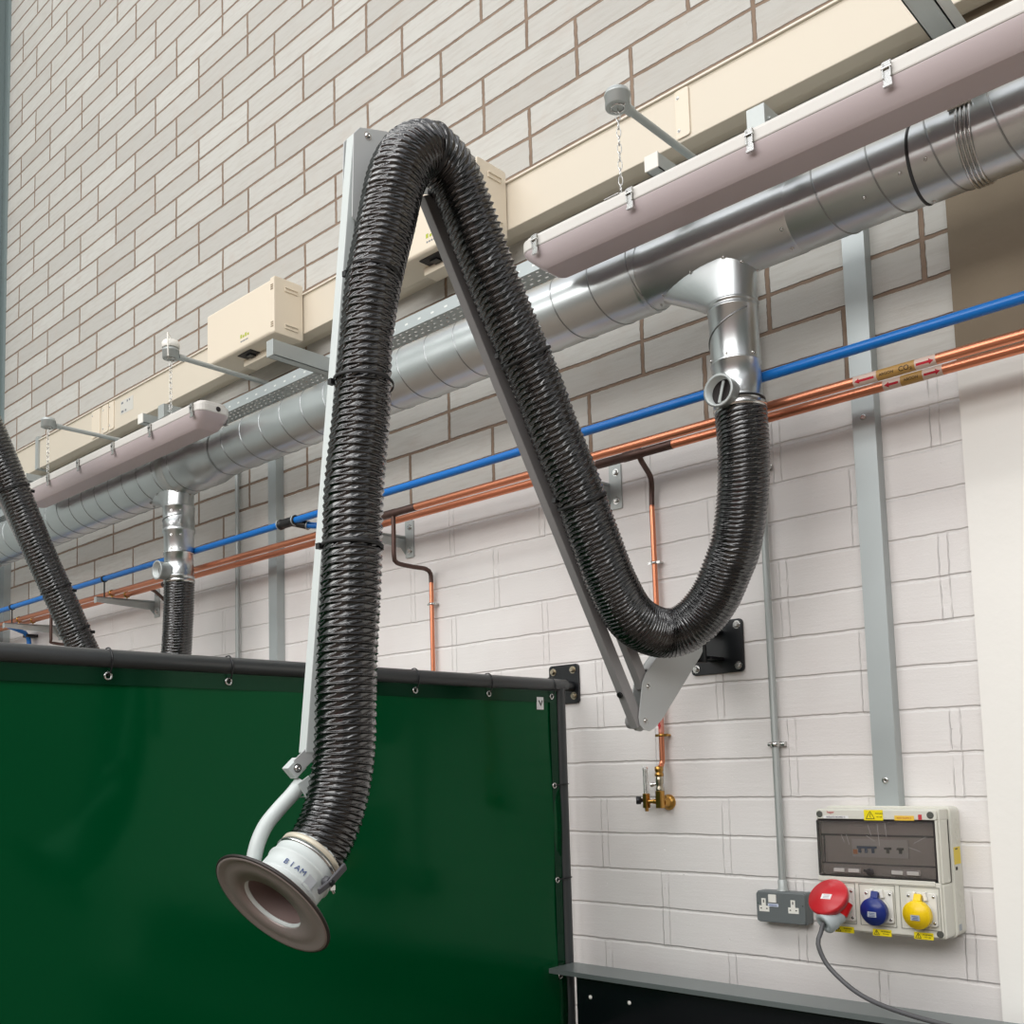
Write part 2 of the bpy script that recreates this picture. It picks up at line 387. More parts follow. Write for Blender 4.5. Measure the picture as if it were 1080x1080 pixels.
# left branch
branch(-2.085,.1145,2.650,0,0)
mb=MB().lathe((-2.085,DY,2.66),(.02,0,-1),[(0,.069),(.002,.071),(.008,.071),(.010,.0685),(.10,.0685),(.102,.072),(.118,.072),(.125,.066),(.21,.0645)],56,False)
bp2=mb.build('branch_pipe',galv,duct)
MB().tube([(-2.083+.0695*math.cos(-2.6+i*.09),DY+.0695*math.sin(-2.6+i*.09),2.585+.0012*i) for i in range(26)],.002,6).build('lock_seam',seam,bp2)
for z in (2.63,2.57,2.52,2.46):
    for a in (-2.5,-1.0,-.4): MB().domebolt((-2.084+.068*math.cos(a),DY+.068*math.sin(a),z),(math.cos(a),math.sin(a),0),.0035).build('rivet',zinc,bp2)
mb=MB().lathe((-2.0825,DY,2.45),(.02,0,-1),[(0,.0645),(.002,.067),(.006,.067),(.008,.0635),(.105,.0635),(.107,.067),(.114,.067),(.116,.063),(.14,.063)],56,False)
col2=mb.build('damper_collar',galv,duct)
MB().lathe((-2.08,DY,2.327),(.02,0,-1),[(0,.0645),(.001,.068),(.014,.068),(.016,.0645)],48,False).build('hose_clip',zinc,col2)
port((-2.081,-.375,2.362),(0,-1,-.02),col2,.039,.062)

# ------------------------------------------------------------------ corrugated hoses
def hose(parent, pts, rads, pitchf, seg=84, per=13, name='hose', dz=.0062, seed=1):
    rnd=random.Random(seed)
    P,Rr=smooth_path(pts,.003,rads)
    S=[0]
    for i in range(1,len(P)): S.append(S[-1]+(P[i]-P[i-1]).length)
    L=S[-1]
    # stations follow the local wire pitch
    st=[0.0]
    while st[-1]<L: st.append(st[-1]+pitchf(st[-1],L)/per)
    st[-1]=L; n=len(st)-1; out=[];ro=[];j=0
    for sx in st:
        while j<len(S)-2 and S[j+1]<sx: j+=1
        t=(sx-S[j])/max(1e-9,S[j+1]-S[j]); t=min(1,max(0,t)); out.append(P[j].lerp(P[j+1],t)); ro.append(Rr[j]*(1-t)+Rr[j+1]*t)
    T=[(out[min(i+1,n)]-out[max(i-1,0)]).normalized() for i in range(n+1)]
    u=Vector((0,1,0)); vs=[];fs=[]
    nc_=n//per+5
    rr=[(rnd.uniform(-.10,.10),rnd.uniform(.8,1.15),rnd.uniform(0,6.28),rnd.randint(3,6)) for _ in range(nc_)]
    M_=9
    for i in range(n+1):
        u=(u-T[i]*u.dot(T[i])).normalized(); w=T[i].cross(u)
        for k in range(seg):
            a=2*PI*k/seg; ph=i/per-k/seg; cell=int(math.floor(ph))+1; p=ph-math.floor(ph)
            q=rr[cell%nc_]
            sag=min(1,math.sin(PI*p)*1.7)**.8
            c=(M_*k/seg+q[0]+.07*math.sin(q[3]*a+q[2]))%1.0
            d=p-c; d=abs(d-round(d)); ridge=math.exp(-(d/.085)**2)
            r=ro[i]-dz*sag*(1-.80*ridge)*q[1]*(pitchf(st[i],L)/.0165)**.8
            vs.append(out[i]+(u*math.cos(a)+w*math.sin(a))*r)
    for i in range(n):
        for k in range(seg):
            a=i*seg+k;b=i*seg+(k+1)%seg; fs.append((a,b,b+seg,a+seg))
    return MB().add(vs,fs,True).build(name,hosem,parent), out

# ------------------------------------------------------------------ main extraction arm
A=math.radians(97); D=Vector((math.cos(A),-math.sin(A),0)); NN=Vector((math.sin(A),math.cos(A),0)).normalized()
NN=Vector((.9925,-.1219,0))
BASE=Vector((.45,-.1,0))
def ap(s,z,o=0,base=BASE): return base+D*s+NN*o+Vector((0,0,z))
arm=thing('extraction_arm',(.45,0,1.72),'large articulated extraction arm with black ribbed hose and an open round hood, at picture centre','extraction arm','fume extraction arms')
def screw_at(p,d,parent,r=.007): return MB().domebolt(p,d,r).build('screw',zinc,parent)
def wallplate(parent,x0,x1,z0,z1,t,corner_bolts,name='wall_plate',m=None,r=.012,bolt=None):
    o=MB().rbox(x0,x1,-t,0,z0,z1,r,'y').build(name,m or blk,parent,bevel=.0015)
    for (x,z) in corner_bolts: MB().hexbolt((x,-t,z),(0,-1,0),.0085,.009).build('bolt',bolt or zinc,o)
    return o
pl=wallplate(arm,.360,.540,1.718,1.875,.008,((.522,1.857),(.522,1.737),(.378,1.737),(.378,1.857)))
mb=MB(); mb.box(.425,.475,-.085,-.008,1.755,1.765); mb.box(.425,.475,-.085,-.008,1.835,1.845); mb.cyl((.45,-.1,1.745),(.45,-.1,1.86),.02,24)
mb.build('swivel_bracket',blk,arm,bevel=.002)
poly=[(.268,1.680),(.256,1.703),(.05,1.90),(-.01,1.895),(-.01,1.80),(.022,1.758),(.196,1.578),(.226,1.555),(.248,1.546),(.270,1.549),(.285,1.561),(.289,1.583)]
def plate(o0,o1,poly,name,m,base=BASE,parent=arm,bev=.001):
    mk=lambda a,b,h: ap(a,b,h,base)
    return MB().prism(poly,o0,o1,mk).build(name,m,parent,bevel=bev)
e1=plate(.0145,.0180,poly,'elbow_plate',grey_pt); e2=plate(-.0180,-.0145,poly,'elbow_plate',grey_pt)
MB().bar(ap(.238,1.716,0),ap(.055,1.893,0),.033,.003,NN).build('elbow_web',grey_pt,arm)
for (s_,z_) in ((.264,1.574),(.247,1.668)):
    screw_at(ap(s_,z_,.018),NN,e1); screw_at(ap(s_,z_,-.018),-NN,e2)
    MB().cyl(ap(s_,z_,-.0144),ap(s_,z_,.0144),.007).build('pivot_pin',blk,e1)
MB().lathe(ap(.268,1.574,-.018),-NN,[(0,.02),(.018,.02),(.022,.016)],20).build('friction_knob',arm_gr,e2)
# lower bars (parallel)
def armbar(s0,z0,s1,z1,o=0,wu=.026,wv=.034,m=arm_gr,name='lower_bar'):
    return MB().bar(ap(s0,z0,o),ap(s1,z1,o),wu,wv,NN).build(name,m,arm,bevel=.002)
b1=armbar(.275,1.560,.950,2.835); b2=armbar(.247,1.668,.885,2.872)
MB().box(-.004,.004,-.004,.004,0,.03).build('spare',None) if False else None
MB().cyl(ap(.325,1.652,0),ap(.345,1.642,0),.008).build('rubber_buffer',rubber,b1)
MB().cyl(ap(.243,1.70,0),ap(.226,1.710,0),.010,r2=.012).build('rubber_buffer',rubber,b2)
# top bracket
tp=[(1.165,2.900),(1.148,2.921),(1.075,2.940),(1.0,2.925),(.93,2.885),(.915,2.862),(1.02,2.83),(1.10,2.74),(1.14,2.68),(1.172,2.70)]
t1=plate(.020,.023,tp,'top_plate',grey_pt); t2=plate(-.023,-.020,tp,'top_plate',grey_pt)
screw_at(ap(1.128,2.908,.023),NN,t1); screw_at(ap(.95,2.85,.023),NN,t1)
screw_at(ap(1.128,2.908,-.023),-NN,t2)
MB().cyl(ap(.940,2.842,.005),ap(.925,2.842,.040),.013).lathe(ap(.925,2.842,.040),NN,[(0,.018),(.010,.018),(.013,.014)],20).build('friction_knob',rubber,t1,label='black knob at the crotch of the hose')
MB().cyl(ap(.600,2.245,0),ap(.585,2.255,.004),.010,r2=.014).build('rubber_buffer',rubber,b1)
# upper bars
u1=armbar(1.150,2.905,1.287,1.500,0,.030,.022,white_pt,'upper_bar'); u2=armbar(1.075,2.86,1.200,1.560,-.0,.026,.022,white_pt,'upper_bar')
u2.parent=arm
# wrist bracket
wr=MB(); wr.bar(ap(1.262,1.520,.012),ap(1.315,1.474,.012),.003,.030,NN); wr=wr.build('wrist_bracket',grey_pt,arm,bevel=.001)
mb=MB(); Mx=Matrix.Identity(4)
mb.bar(ap(1.328,1.459),ap(1.304,1.481),.026,.030,NN); cl=mb.build('wrist_clamp',white_pt,arm,bevel=.0015)
screw_at(ap(1.316,1.470,.013),NN,cl,.0065)
MB().bar(ap(1.306,1.446,.018),ap(1.284,1.412,.018),.003,.03,NN).bar(ap(1.284,1.412,.018),ap(1.288,1.410,-.010),.003,.026,Vector((0,0,1))).build('retaining_clip',white_pt,cl,bevel=.0008)
tb=smooth_path([ap(1.300,1.440,-.0),ap(1.322,1.416),ap(1.352,1.388),ap(1.380,1.358),ap(1.398,1.325),ap(1.408,1.29),ap(1.416,1.262)],.006)
MB().tube(tb,.0155,20).build('handle_tube',white_pt,arm)
# hose
hr=[ # point, radius
 ((.7515,-.33,2.375),.069),((.753,-.33,2.33),.068),((.752,-.326,2.25),.068),((.738,-.318,2.14),.068),((.708,-.308,2.03),.068),
]
def P2(v): return Vector(v)
hp=[p for p,_ in hr]+[(.672,-.300,1.965),(.622,-.30,1.885),(.560,-.325,1.822)]
hp+= [ap(.262,1.806,.09),ap(.369,1.836,.086),ap(.440,1.916,.085),ap(.503,2.038,.085),ap(.563,2.167,.085),ap(.630,2.291,.085),ap(.691,2.413,.085),ap(.787,2.576,.085),ap(.847,2.690,.085),ap(.899,2.800,.085),
 ap(.940,2.858,.088),ap(1.005,2.884,.090),ap(1.062,2.846,.090),ap(1.097,2.778,.088),ap(1.125,2.664,.086),ap(1.157,2.533,.085),ap(1.180,2.386,.085),ap(1.194,2.227,.085),ap(1.216,2.049,.085),ap(1.224,1.882,.085),ap(1.239,1.682,.085),ap(1.246,1.519,.085),ap(1.258,1.439,.085),ap(1.280,1.366,.085),ap(1.316,1.302,.085),ap(1.333,1.280,.085)]
rad=[.069,.068,.068,.068,.068,.068,.068,.068,.068]+[.068,.0675,.067,.066,.0655,.0655,.0655,.0655,.0655,.066,.067,.069,.068,.066,.063,.058,.063]+[.0645]*4+[.064,.0635,.0635,.0635,.065,.066]
rad=rad[:len(hp)]; rad+= [.065]*(len(hp)-len(rad))
def pf(x,L):
    tab=((0,.0115),(.40,.0112),(.55,.0092),(.85,.0088),(1.0,.0118),(1.25,.0152),(1.9,.0155),(2.1,.0140),(2.25,.0140),(2.45,.0166),(3.4,.0166),(3.6,.0135),(9,.0135))
    for (a0,v0),(a1,v1) in zip(tab,tab[1:]):
        if x<=a1: return v0+(v1-v0)*(x-a0)/(a1-a0)
    return .0135
hs,cen=hose(arm,hp,rad,pf)
def tie(parent,cen,frac_pt,r):
    i=min(range(len(cen)),key=lambda k:(cen[k]-frac_pt).length); d=(cen[min(i+1,len(cen)-1)]-cen[i-1])
    o=MB().lathe(cen[i]-d.normalized()*.004,d,[(0,r),(.0005,r+.0015),(.0075,r+.0015),(.008,r)],48,False)
    dd=(D*1.0-NN*.55).normalized(); o.box(-.006,.006,-.006,.006,-.006,.006,Matrix.Translation(cen[i]+dd*(r+.004)))
    return o.build('cable_tie',rubber,parent)
for q,r in ((ap(1.155,2.54,.085),.0585),(ap(1.192,2.29,.085),.064),(ap(1.222,1.93,.085),.064),(ap(.72,2.46,.085),.0655),(ap(.545,2.125,.085),.0655),(ap(1.0,2.884,.09),.067)): tie(arm,cen,q,r)
# nozzle
nd=Vector((.044,-.763,-.646)).normalized(); nc=ap(1.330,1.290,.085)-nd*.012
nz=MB().lathe(nc,nd,[(0,.062),(.018,.062),(.02,.066),(.03,.067),(.045,.067),(.047,.070),(.052,.070),(.054,.067),(.085,.0675),(.087,.0695),(.092,.0695),(.094,.0675),(.13,.0675),(.13,.0640),(.122,.0630)],64,False).build('nozzle',white_pt,arm)
MB().lathe(nc,nd,[(.1225,.0630),(.012,.060)],56,False).build('bore_shade',mat('bore_shade',srgb(126,108,104),.45),nz)  # nozzle inner wall; depth shade is put into its darker colour
MB().lathe(nc+nd*.005,nd,[(0,.0655),(.001,.0685),(.010,.0685),(.011,.0655)],56,False).build('hose_clamp',clampsteel,nz)
MB().lathe(nc+nd*.020,nd,[(0,.066),(.001,.0695),(.006,.0695),(.007,.066)],56,False).build('hose_clamp',zinc,nz)
fl=MB().lathe(nc+nd*.128,nd,[(0,.0665),(0,.100),(.001,.112),(-.003,.124),(.000,.128),(.007,.1275),(.008,.122),(.004,.116),(.006,.100),(.006,.0665),(0,.0665)],80,False).build('hood_flange',mat('hood_grey',srgb(150,138,134),.4,.3),arm)
MB().ring(nc+nd*.1315,nd,.128,.0036,80,8).build('rim_seal',mat('dark_rim',srgb(46,40,38),.45),fl)
# bore
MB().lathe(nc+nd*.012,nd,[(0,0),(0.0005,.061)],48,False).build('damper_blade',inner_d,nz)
camp=Vector((2.068,-2.669,1.461)); LS=-1
_v=(camp-nc); _v=(_v-nd*_v.dot(nd)).normalized(); _w=nd.cross(_v)
side=(_v*math.cos(.80)+_w*math.sin(.80)*LS).normalized(); tg=nd.cross(side)
lc=nc+nd*.050+side*.068
mb=MB().cyl(lc,lc+side*.012,.010,16)
mb.bar(lc+side*.014-nd*.048-tg*.004,lc+side*.014+nd*.004,.006,.016,side); mb.bar(lc+side*.014,lc+side*.016+nd*.034+tg*.012,.006,.013,side)
mb.build('damper_lever',darkgrey,nz,bevel=.002)
MB().cyl(lc+side*.014+tg*.0,lc+side*.020,.006,12).build('lever_pin',blk,nz)
sc=nc+nd*.022+(side*.55+tg*-.9).normalized()*.071
MB().cyl(sc-tg*.015,sc+tg*.015,.0035,10).box(-.006,.006,-.006,.006,-.005,.005,Matrix.Translation(sc)).build('clamp_screw',zinc,nz)
# label on nozzle
def text_mesh(name,txt,size,m,parent,M,extrude=.0003,align='CENTER'):
    cu=bpy.data.curves.new(name,'FONT'); cu.body=txt; cu.size=size; cu.align_x=align; cu.align_y='CENTER'; cu.extrude=extrude
    t=bpy.data.objects.new(name,cu); C.objects.link(t); bpy.context.view_layer.update()
    me=bpy.data.meshes.new_from_object(t.evaluated_get(bpy.context.evaluated_depsgraph_get())); bpy.data.objects.remove(t)
    me.transform(M); vs=[v.co.copy() for v in me.vertices]; fs=[tuple(p.vertices) for p in me.polygons]; bpy.data.meshes.remove(me)
    return MB().add(vs,fs).build(name,m,parent)
def basis(c,xa,ya):
    xa=Vector(xa).normalized(); ya=Vector(ya); ya=(ya-xa*ya.dot(xa)).normalized(); za=xa.cross(ya)
    M=Matrix((xa,ya,za)).transposed().to_4x4(); return Matrix.Translation(c)@M
# outward direction facing camera/up on the nozzle
camp=Vector((2.068,-2.669,1.461))
def nozzle_pt(ang,h):
    # angle around nozzle measured from the camera-facing side
    v=(camp-nc); v=(v-nd*v.dot(nd)).normalized(); w=nd.cross(v)
    return nc+nd*h+(v*math.cos(ang)+w*math.sin(ang))*.0685, (v*math.cos(ang)+w*math.sin(ang)), (-v*math.sin(ang)+w*math.cos(ang))
LB,LS2=.48,1
for k,ch in enumerate(('B','I','A','M')):
    p,o_,t_=nozzle_pt(LB-.19*k*LS2,.074)
    text_mesh('lettering',ch,.016,inkb,nz,basis(p+o_*.0004,-t_,-(nd)))
p,o_,t_=nozzle_pt(-.42,.080)
MB().bar(p-t_*.011,p+t_*.011,.026,.0006,nd).build('sticker',mat('pale_grey_sticker',srgb(182,186,190),.5),nz)

# ------------------------------------------------------------------ second arm at the far left
B2=Vector((-2.43,-.1,0))
arm2=thing('extraction_arm',(-2.43,0,1.72),'further extraction arm, its hose leaving the picture at the left edge behind the green screen','extraction arm','fume extraction arms')
def ap2(s,z,o=0): return ap(s,z,o,B2)
wallplate(arm2,-2.52,-2.34,1.718,1.875,.008,((-2.358,1.857),(-2.358,1.737),(-2.502,1.737),(-2.502,1.857)))
mb=MB(); mb.box(-2.455,-2.405,-.085,-.008,1.755,1.765); mb.box(-2.455,-2.405,-.085,-.008,1.835,1.845); mb.cyl((-2.43,-.1,1.745),(-2.43,-.1,1.86),.02,24); mb.build('swivel_bracket',blk,arm2,bevel=.002)
for o in ((.0145,.018),(-.018,-.0145)): MB().prism([(s*1.0,z) for s,z in poly],o[0],o[1],lambda a,b,h: ap2(a,b,h)).build('elbow_plate',grey_pt,arm2,bevel=.001)
MB().bar(ap2(.300,1.575),ap2(.955,2.955),.026,.034,NN).build('lower_bar',arm_gr,arm2,bevel=.002)
MB().bar(ap2(.262,1.665),ap2(.885,2.985),.026,.034,NN).build('lower_bar',arm_gr,arm2,bevel=.002)
hp2=[(-2.0785,-.33,2.318),(-2.079,-.33,2.28),(-2.083,-.33,2.2),(-2.092,-.33,2.1),(-2.105,-.33,2.0),(-2.14,-.33,1.90),(-2.21,-.33,1.80),(-2.30,-.35,1.735),(-2.375,-.42,1.76),ap2(.40,1.84,.085),ap2(.494,2.010,.085),ap2(.577,2.196,.085),ap2(.679,2.418,.085),ap2(.771,2.637,.085),ap2(.850,2.833,.085),ap2(.93,3.01,.085),ap2(1.0,3.08,.085),ap2(1.08,3.03,.085),ap2(1.12,2.9,.085),ap2(1.13,2.7,.085)]
h2,cen2=hose(arm2,hp2,[.0675]*len(hp2),lambda x,L:(.0115 if x<.6 else .0150),60,8,seed=5)
for q in (ap2(.62,2.29,.085),ap2(.80,2.71,.085),ap2(.54,2.11,.085)):
    i=min(range(len(cen2)),key=lambda k:(cen2[k]-q).length); d=(cen2[i+1]-cen2[i-1])
    MB().lathe(cen2[i],d,[(0,.066),(.0005,.0685),(.0075,.0685),(.008,.066)],40,False).cyl(cen2[i]-D*.064+NN*.02,cen2[i]-D*.078+NN*.02,.007).build('cable_tie',rubber,arm2)

# ------------------------------------------------------------------ cream trunking and boxes on the wall
tr=thing('cable_trunking',(-1,-.07,3.335),'cream rectangular busbar trunking running along the wall above the duct','trunking')
TX0,TX1=-4.93,3.0
MB().box(TX0,TX1,-.10,-.045,3.335,3.505).build('trunking_body',cream_d,tr,bevel=.003)
MB().box(TX0,TX1,-.108,-.045,3.505,3.511).build('top_lip',mat('trunking_edge',srgb(226,218,204),.35),tr)
MB().box(TX0,TX1,-.045,0,3.345,3.37).box(TX0,TX1,-.045,0,3.47,3.49).build('fixing_rail',cream_d,tr)
def cover(x0,x1):
    o=MB().rbox(x0,x1,-.106,-.10,3.345,3.50,.008,'y').build('joint_cover',cream,tr,bevel=.002)
    mb=MB()
    for z in (3.37,3.475): mb.domebolt((x0+.012,-.106,z),(0,-1,0),.004)
    mb.build('screw',zinc,o)
cover(.452,.502); cover(-3.43,-3.33); cover(-3.30,-3.235); cover(-3.225,-3.17)
MB().box(-4.16,-4.12,-.112,-.045,3.33,3.53).build('strap',galv_m,tr)
MB().box(-3.10,-2.96,-.101,-.10,3.40,3.475).build('rating_label',mat('pale_label_2',srgb(206,204,196),.5),tr)
mb=MB()
for k,(x,z,w) in enumerate(((-3.09,3.462,.02),(-3.03,3.462,.01),(-3.005,3.462,.01),(-3.09,3.415,.025),(-3.05,3.415,.015))): mb.box(x,x+w,-.1018,-.101,z-.006,z+.004)
mb.build('printing',mat('grey_ink',srgb(120,124,130),.6),tr)
def tapbox(x0,x1,label):
    t=thing('tap_off_box',((x0+x1)/2,-.1,3.30),label,'box','cream boxes plugged into the trunking')
    z0,z1=3.302,3.540; y1=-.105; y0=-.25
    MB().rbox(x0,x1-.03,y0,y1,z0,z1,.012,'x',M=None).build('box_body',cream,t,bevel=.004)
    e=MB().rbox(x1-.03,x1,y0-.002,y1,z0-.004,z1+.006,.010,'x').build('end_cap',cream,t,bevel=.003)
    for z in (z1-.045,z0+.030):
        MB().box(x1,x1+.004,y0+.05,y0+.115,z-.004,z+.012).box(x1,x1+.009,y0+.05,y0+.115,z+.010,z+.016).build('grip',cream,e,bevel=.001)
        mb=MB()
        for q in (0,.009,.018): mb.box(x1-.024,x1-.006,y0-.0035,y0-.002,z+q-.006,z+q-.002)
        mb.build('vent_slot',mat('slot_shadow',srgb(150,135,112),.6) if 'slot_shadow' not in bpy.data.materials else bpy.data.materials['slot_shadow'],e)
    s=MB().box(x0+.20,x0+.30,y0+.03,y1-.035,z0-.004,z0).build('switch_panel',inner_d,t)
    MB().box(x0+.235,x0+.27,y0+.05,y1-.06,z0-.010,z0-.004).build('switch',blk,s)
    MB().box(x0+.17,x0+.36,-.17,-.105,z0-.03,z0-.0001).build('plug_neck',cream,t,bevel=.003)
    g=MB()
    for k in range(4): g.box(x0+.27+k*.018,x0+.282+k*.018,y0-.0006,y0,z0+.046,z0+.062-(k%2)*.006)
    g.build('emblem',gly,t)
    mb=MB()
    for k in range(5): mb.box(x0+.272+k*.012,x0+.280+k*.012,y0-.0006,y0,z0+.028,z0+.034)
    mb.build('printing',bpy.data.materials['grey_ink'],t)
    return t
tapbox(-1.978,-1.450,'cream plastic tap-off box left of the hose, plugged into the wall trunking')
tapbox(-.785,-.252,'cream plastic tap-off box partly hidden behind the top loop of the hose')

# ------------------------------------------------------------------ perforated cable tray
def slotted_material():
    m=mat('slotted_flange',srgb(180,187,187),.45,.5); nt=m.node_tree;N=nt.nodes;L=nt.links;b=N['Principled BSDF']
    g=N.new('ShaderNodeNewGeometry'); sp=N.new('ShaderNodeSeparateXYZ'); L.new(g.outputs['Position'],sp.inputs[0])
    def mm(op,a,b_=None):
        n=N.new('ShaderNodeMath'); n.operation=op
        for i,x in enumerate((a,b_)):
            if x is None: continue
            if isinstance(x,(int,float)): n.inputs[i].default_value=x
            else: L.new(x,n.inputs[i])
        return n.outputs[0]
    fx=mm('LESS_THAN',mm('FRACT',mm('DIVIDE',mm('ADD',sp.outputs['X'],10),.07)),.22)
    fz=mm('LESS_THAN',mm('ABSOLUTE',mm('SUBTRACT',sp.outputs['Z'],3.099)),.0035)
    mx=N.new('ShaderNodeMix'); mx.data_type='RGBA'; L.new(mm('MULTIPLY',fx,fz),mx.inputs['Factor']); mx.inputs['A'].default_value=srgb(180,187,187); mx.inputs['B'].default_value=srgb(226,228,224)
    L.new(mx.outputs['Result'],b.inputs['Base Color']); return m
ty=thing('cable_tray',(-1,-.12,3.078),'galvanised perforated cable tray between the trunking and the duct','cable tray')
zt=3.078; x=-4.9; mb=MB(); ys=[-.198+ .0]; 
yrows=[(-.190,-.183),(-.166,-.159),(-.142,-.135),(-.118,-.111),(-.094,-.087),(-.070,-.063),(-.046,-.039)]
edges=[-.20]+[v for r_ in yrows for v in r_]+[-.03]
px=.034
n=int((1.6+4.9)/px)
for i in range(n):
    xa=-4.9+i*px
    for k in range(len(edges)-1):
        ya,yb=edges[k],edges[k+1]
        if k%2==0: mb.add([(xa,ya,zt),(xa+px,ya,zt),(xa+px,yb,zt),(xa,yb,zt)],[(3,2,1,0)])
        else:
            off=(.0 if (k//2)%2 else .017); s0=xa+((.006+off)); s1=s0+.015
            if off: # slot wraps at the cell edge -> centre it
                s0=xa+.013; s1=xa+.028
            else: s0=xa+.002; s1=xa+.017
            mb.add([(xa,ya,zt),(s0,ya,zt),(s0,yb,zt),(xa,yb,zt)],[(3,2,1,0)]); mb.add([(s1,ya,zt),(xa+px,ya,zt),(xa+px,yb,zt),(s1,yb,zt)],[(3,2,1,0)])
tp_=mb.build('tray_plate',galv_d,ty)
so=tp_.modifiers.new('solid','SOLIDIFY'); so.thickness=.0015
mb=MB().box(-4.9,1.6,-.2015,-.20,zt,zt+.047).box(-4.9,1.6,-.0300,-.0285,zt,zt+.047).box(-4.9,1.6,-.20,-.188,zt+.0455,zt+.047)
mb.build('tray_flange',slotted_material(),ty)
# ------------------------------------------------------------------ strut channels
def strut(x,yend,label,z1=3.076,h=.041,w=.041,cap=None):
    t=thing('strut_channel',(x,0,z1-h),label,'strut','steel struts under the cable tray')
    m=MB().box(x-w/2,x+w/2,yend,0,z1-.003,z1).box(x-w/2,x-w/2+.003,yend,0,z1-h,z1-.003).box(x+w/2-.003,x+w/2,yend,0,z1-h,z1-.003).box(x-w/2,x+w/2,yend,0,z1-h,z1-h+.002)
    m.build('channel',galv_m,t)
    if cap: MB().box(x-w/2-.001,x+w/2+.001,yend-.004,yend+.001,z1-h-.001,z1+.001).build('end_cap',cap,t,bevel=.001)
    return t
strut(-1.10,-.51,'galvanised strut below the cream box left of the hose',cap=galv_m,h=.06)
strut(.60,-.465,'short strut with white square end cap below the right hanging chain',cap=whitep)
strut(-2.165,-.47,'strut with white end cap behind the right end of the left light',cap=whitep)
strut(-3.42,-.47,'strut with white end cap above the left end of the left light',cap=whitep)
strut(1.36,-.62,'thick galvanised strut crossing the top right of the picture',h=.055,w=.052)
strut(.30,-.36,'strut hidden behind the left end of the right light',cap=galv_m)
def squareplate(x,y,z,label):
    t=thing('fixing_bracket',(x,y,z),label,'bracket','folded brackets on the tray')
    MB().box(x-.028,x+.022,y-.003,y,z-.03,z+.032).build('face_plate',galv_m,t,bevel=.001)
    MB().box(x+.0205,x+.022,y,y+.10,z-.028,z+.032).hexbolt((x+.022,y+.02,z),(1,0,0),.004,.004).build('side_plate',galv_m,t)
    MB().box(x-.028,x+.022,y,-.2025,z-.031,z-.0295).build('foot',galv_m,t)
squareplate(.892,-.425,3.06,'folded galvanised bracket with a bolt above the right light')
squareplate(-2.045,-.435,3.065,'folded galvanised bracket beside the right end of the left light')

# ------------------------------------------------------------------ conduit arms, chains, batten lights
def conduit_arm(x,label,ye=-.575,z=3.187):
    t=thing('conduit_bracket',(x,-.02,z),label,'conduit bracket','conduit arms the lights hang from')
    MB().cyl((x,-.001,z),(x,ye+.03,z),.0105,18).build('conduit',galv_m,t)
    MB().cyl((x,ye+.034,z),(x,ye+.06,z),.0135,18).build('bush',galv_m,t)
    b=MB().lathe((x,ye,z-.018),(0,0,1),[(0,.031),(.001,.033),(.030,.033),(.031,.0345),(.036,.0345),(.037,.033),(.044,.031)],36).build('junction_box',galv_m,t)
    MB().ring((x,ye-.0,z-.019),(0,0,1),.018,.003,24,6).domebolt((x+.021,ye,z-.018),(0,0,-1),.003).domebolt((x-.021,ye,z-.018),(0,0,-1),.003).build('hook_plate',zinc,b)
    return t
def chain(x,y,z0,z1,label):
    t=MB(); n=int((z0-z1)/.021); L=(z0-z1)/n
    for k in range(n):
        zc=z0-L*(k+.5); pts=[]
        for j in range(14):
            a=2*PI*j/14; u=.0055*math.cos(a); v=(L*.62)*math.sin(a)
            tw=.5+1.0*(k%2)*1.4
            pts.append((x+u*math.cos(tw),y+u*math.sin(tw),zc+v))
        t.tube(pts,.0013,6,close=True)
    t.cyl((x,y,z0),(x,y,z0+.012),.002,8)
    return tag(t.build('hanging_chain',zinc),label,'chain','chains holding the lights')
XL=(-2.885,-1.715,.575)
conduit_arm(XL[0],'conduit arm with round box nearest the left edge, above the left light')
conduit_arm(XL[1],'conduit arm with white-topped round box just left of the cream box')
conduit_arm(XL[2],'conduit arm with round box at the top right, above the right light')
chain(XL[0],-.575,3.155,2.935,'twisted chain at the left end of the left light')
chain(XL[1],-.575,3.155,2.935,'chain at the right end of the left light')
chain(XL[2],-.575,3.155,2.935,'chain hanging on the right light')
tag(MB().lathe((XL[1],-.575,3.2135),(0,0,1),[(0,.0345),(.002,.036),(.022,.036),(.03,.030),(.032,.01)],32).tube(smooth_path([(XL[1]+.005,-.575,3.243),(XL[1]+.0,-.58,3.262),(XL[1]+.02,-.60,3.268),(XL[1]+.038,-.61,3.235),(XL[1]+.042,-.61,3.16)],.004),.0028,8).build('ceiling_rose',whitep),'white plastic rose and flex on top of the round box left of the cream box','ceiling rose')
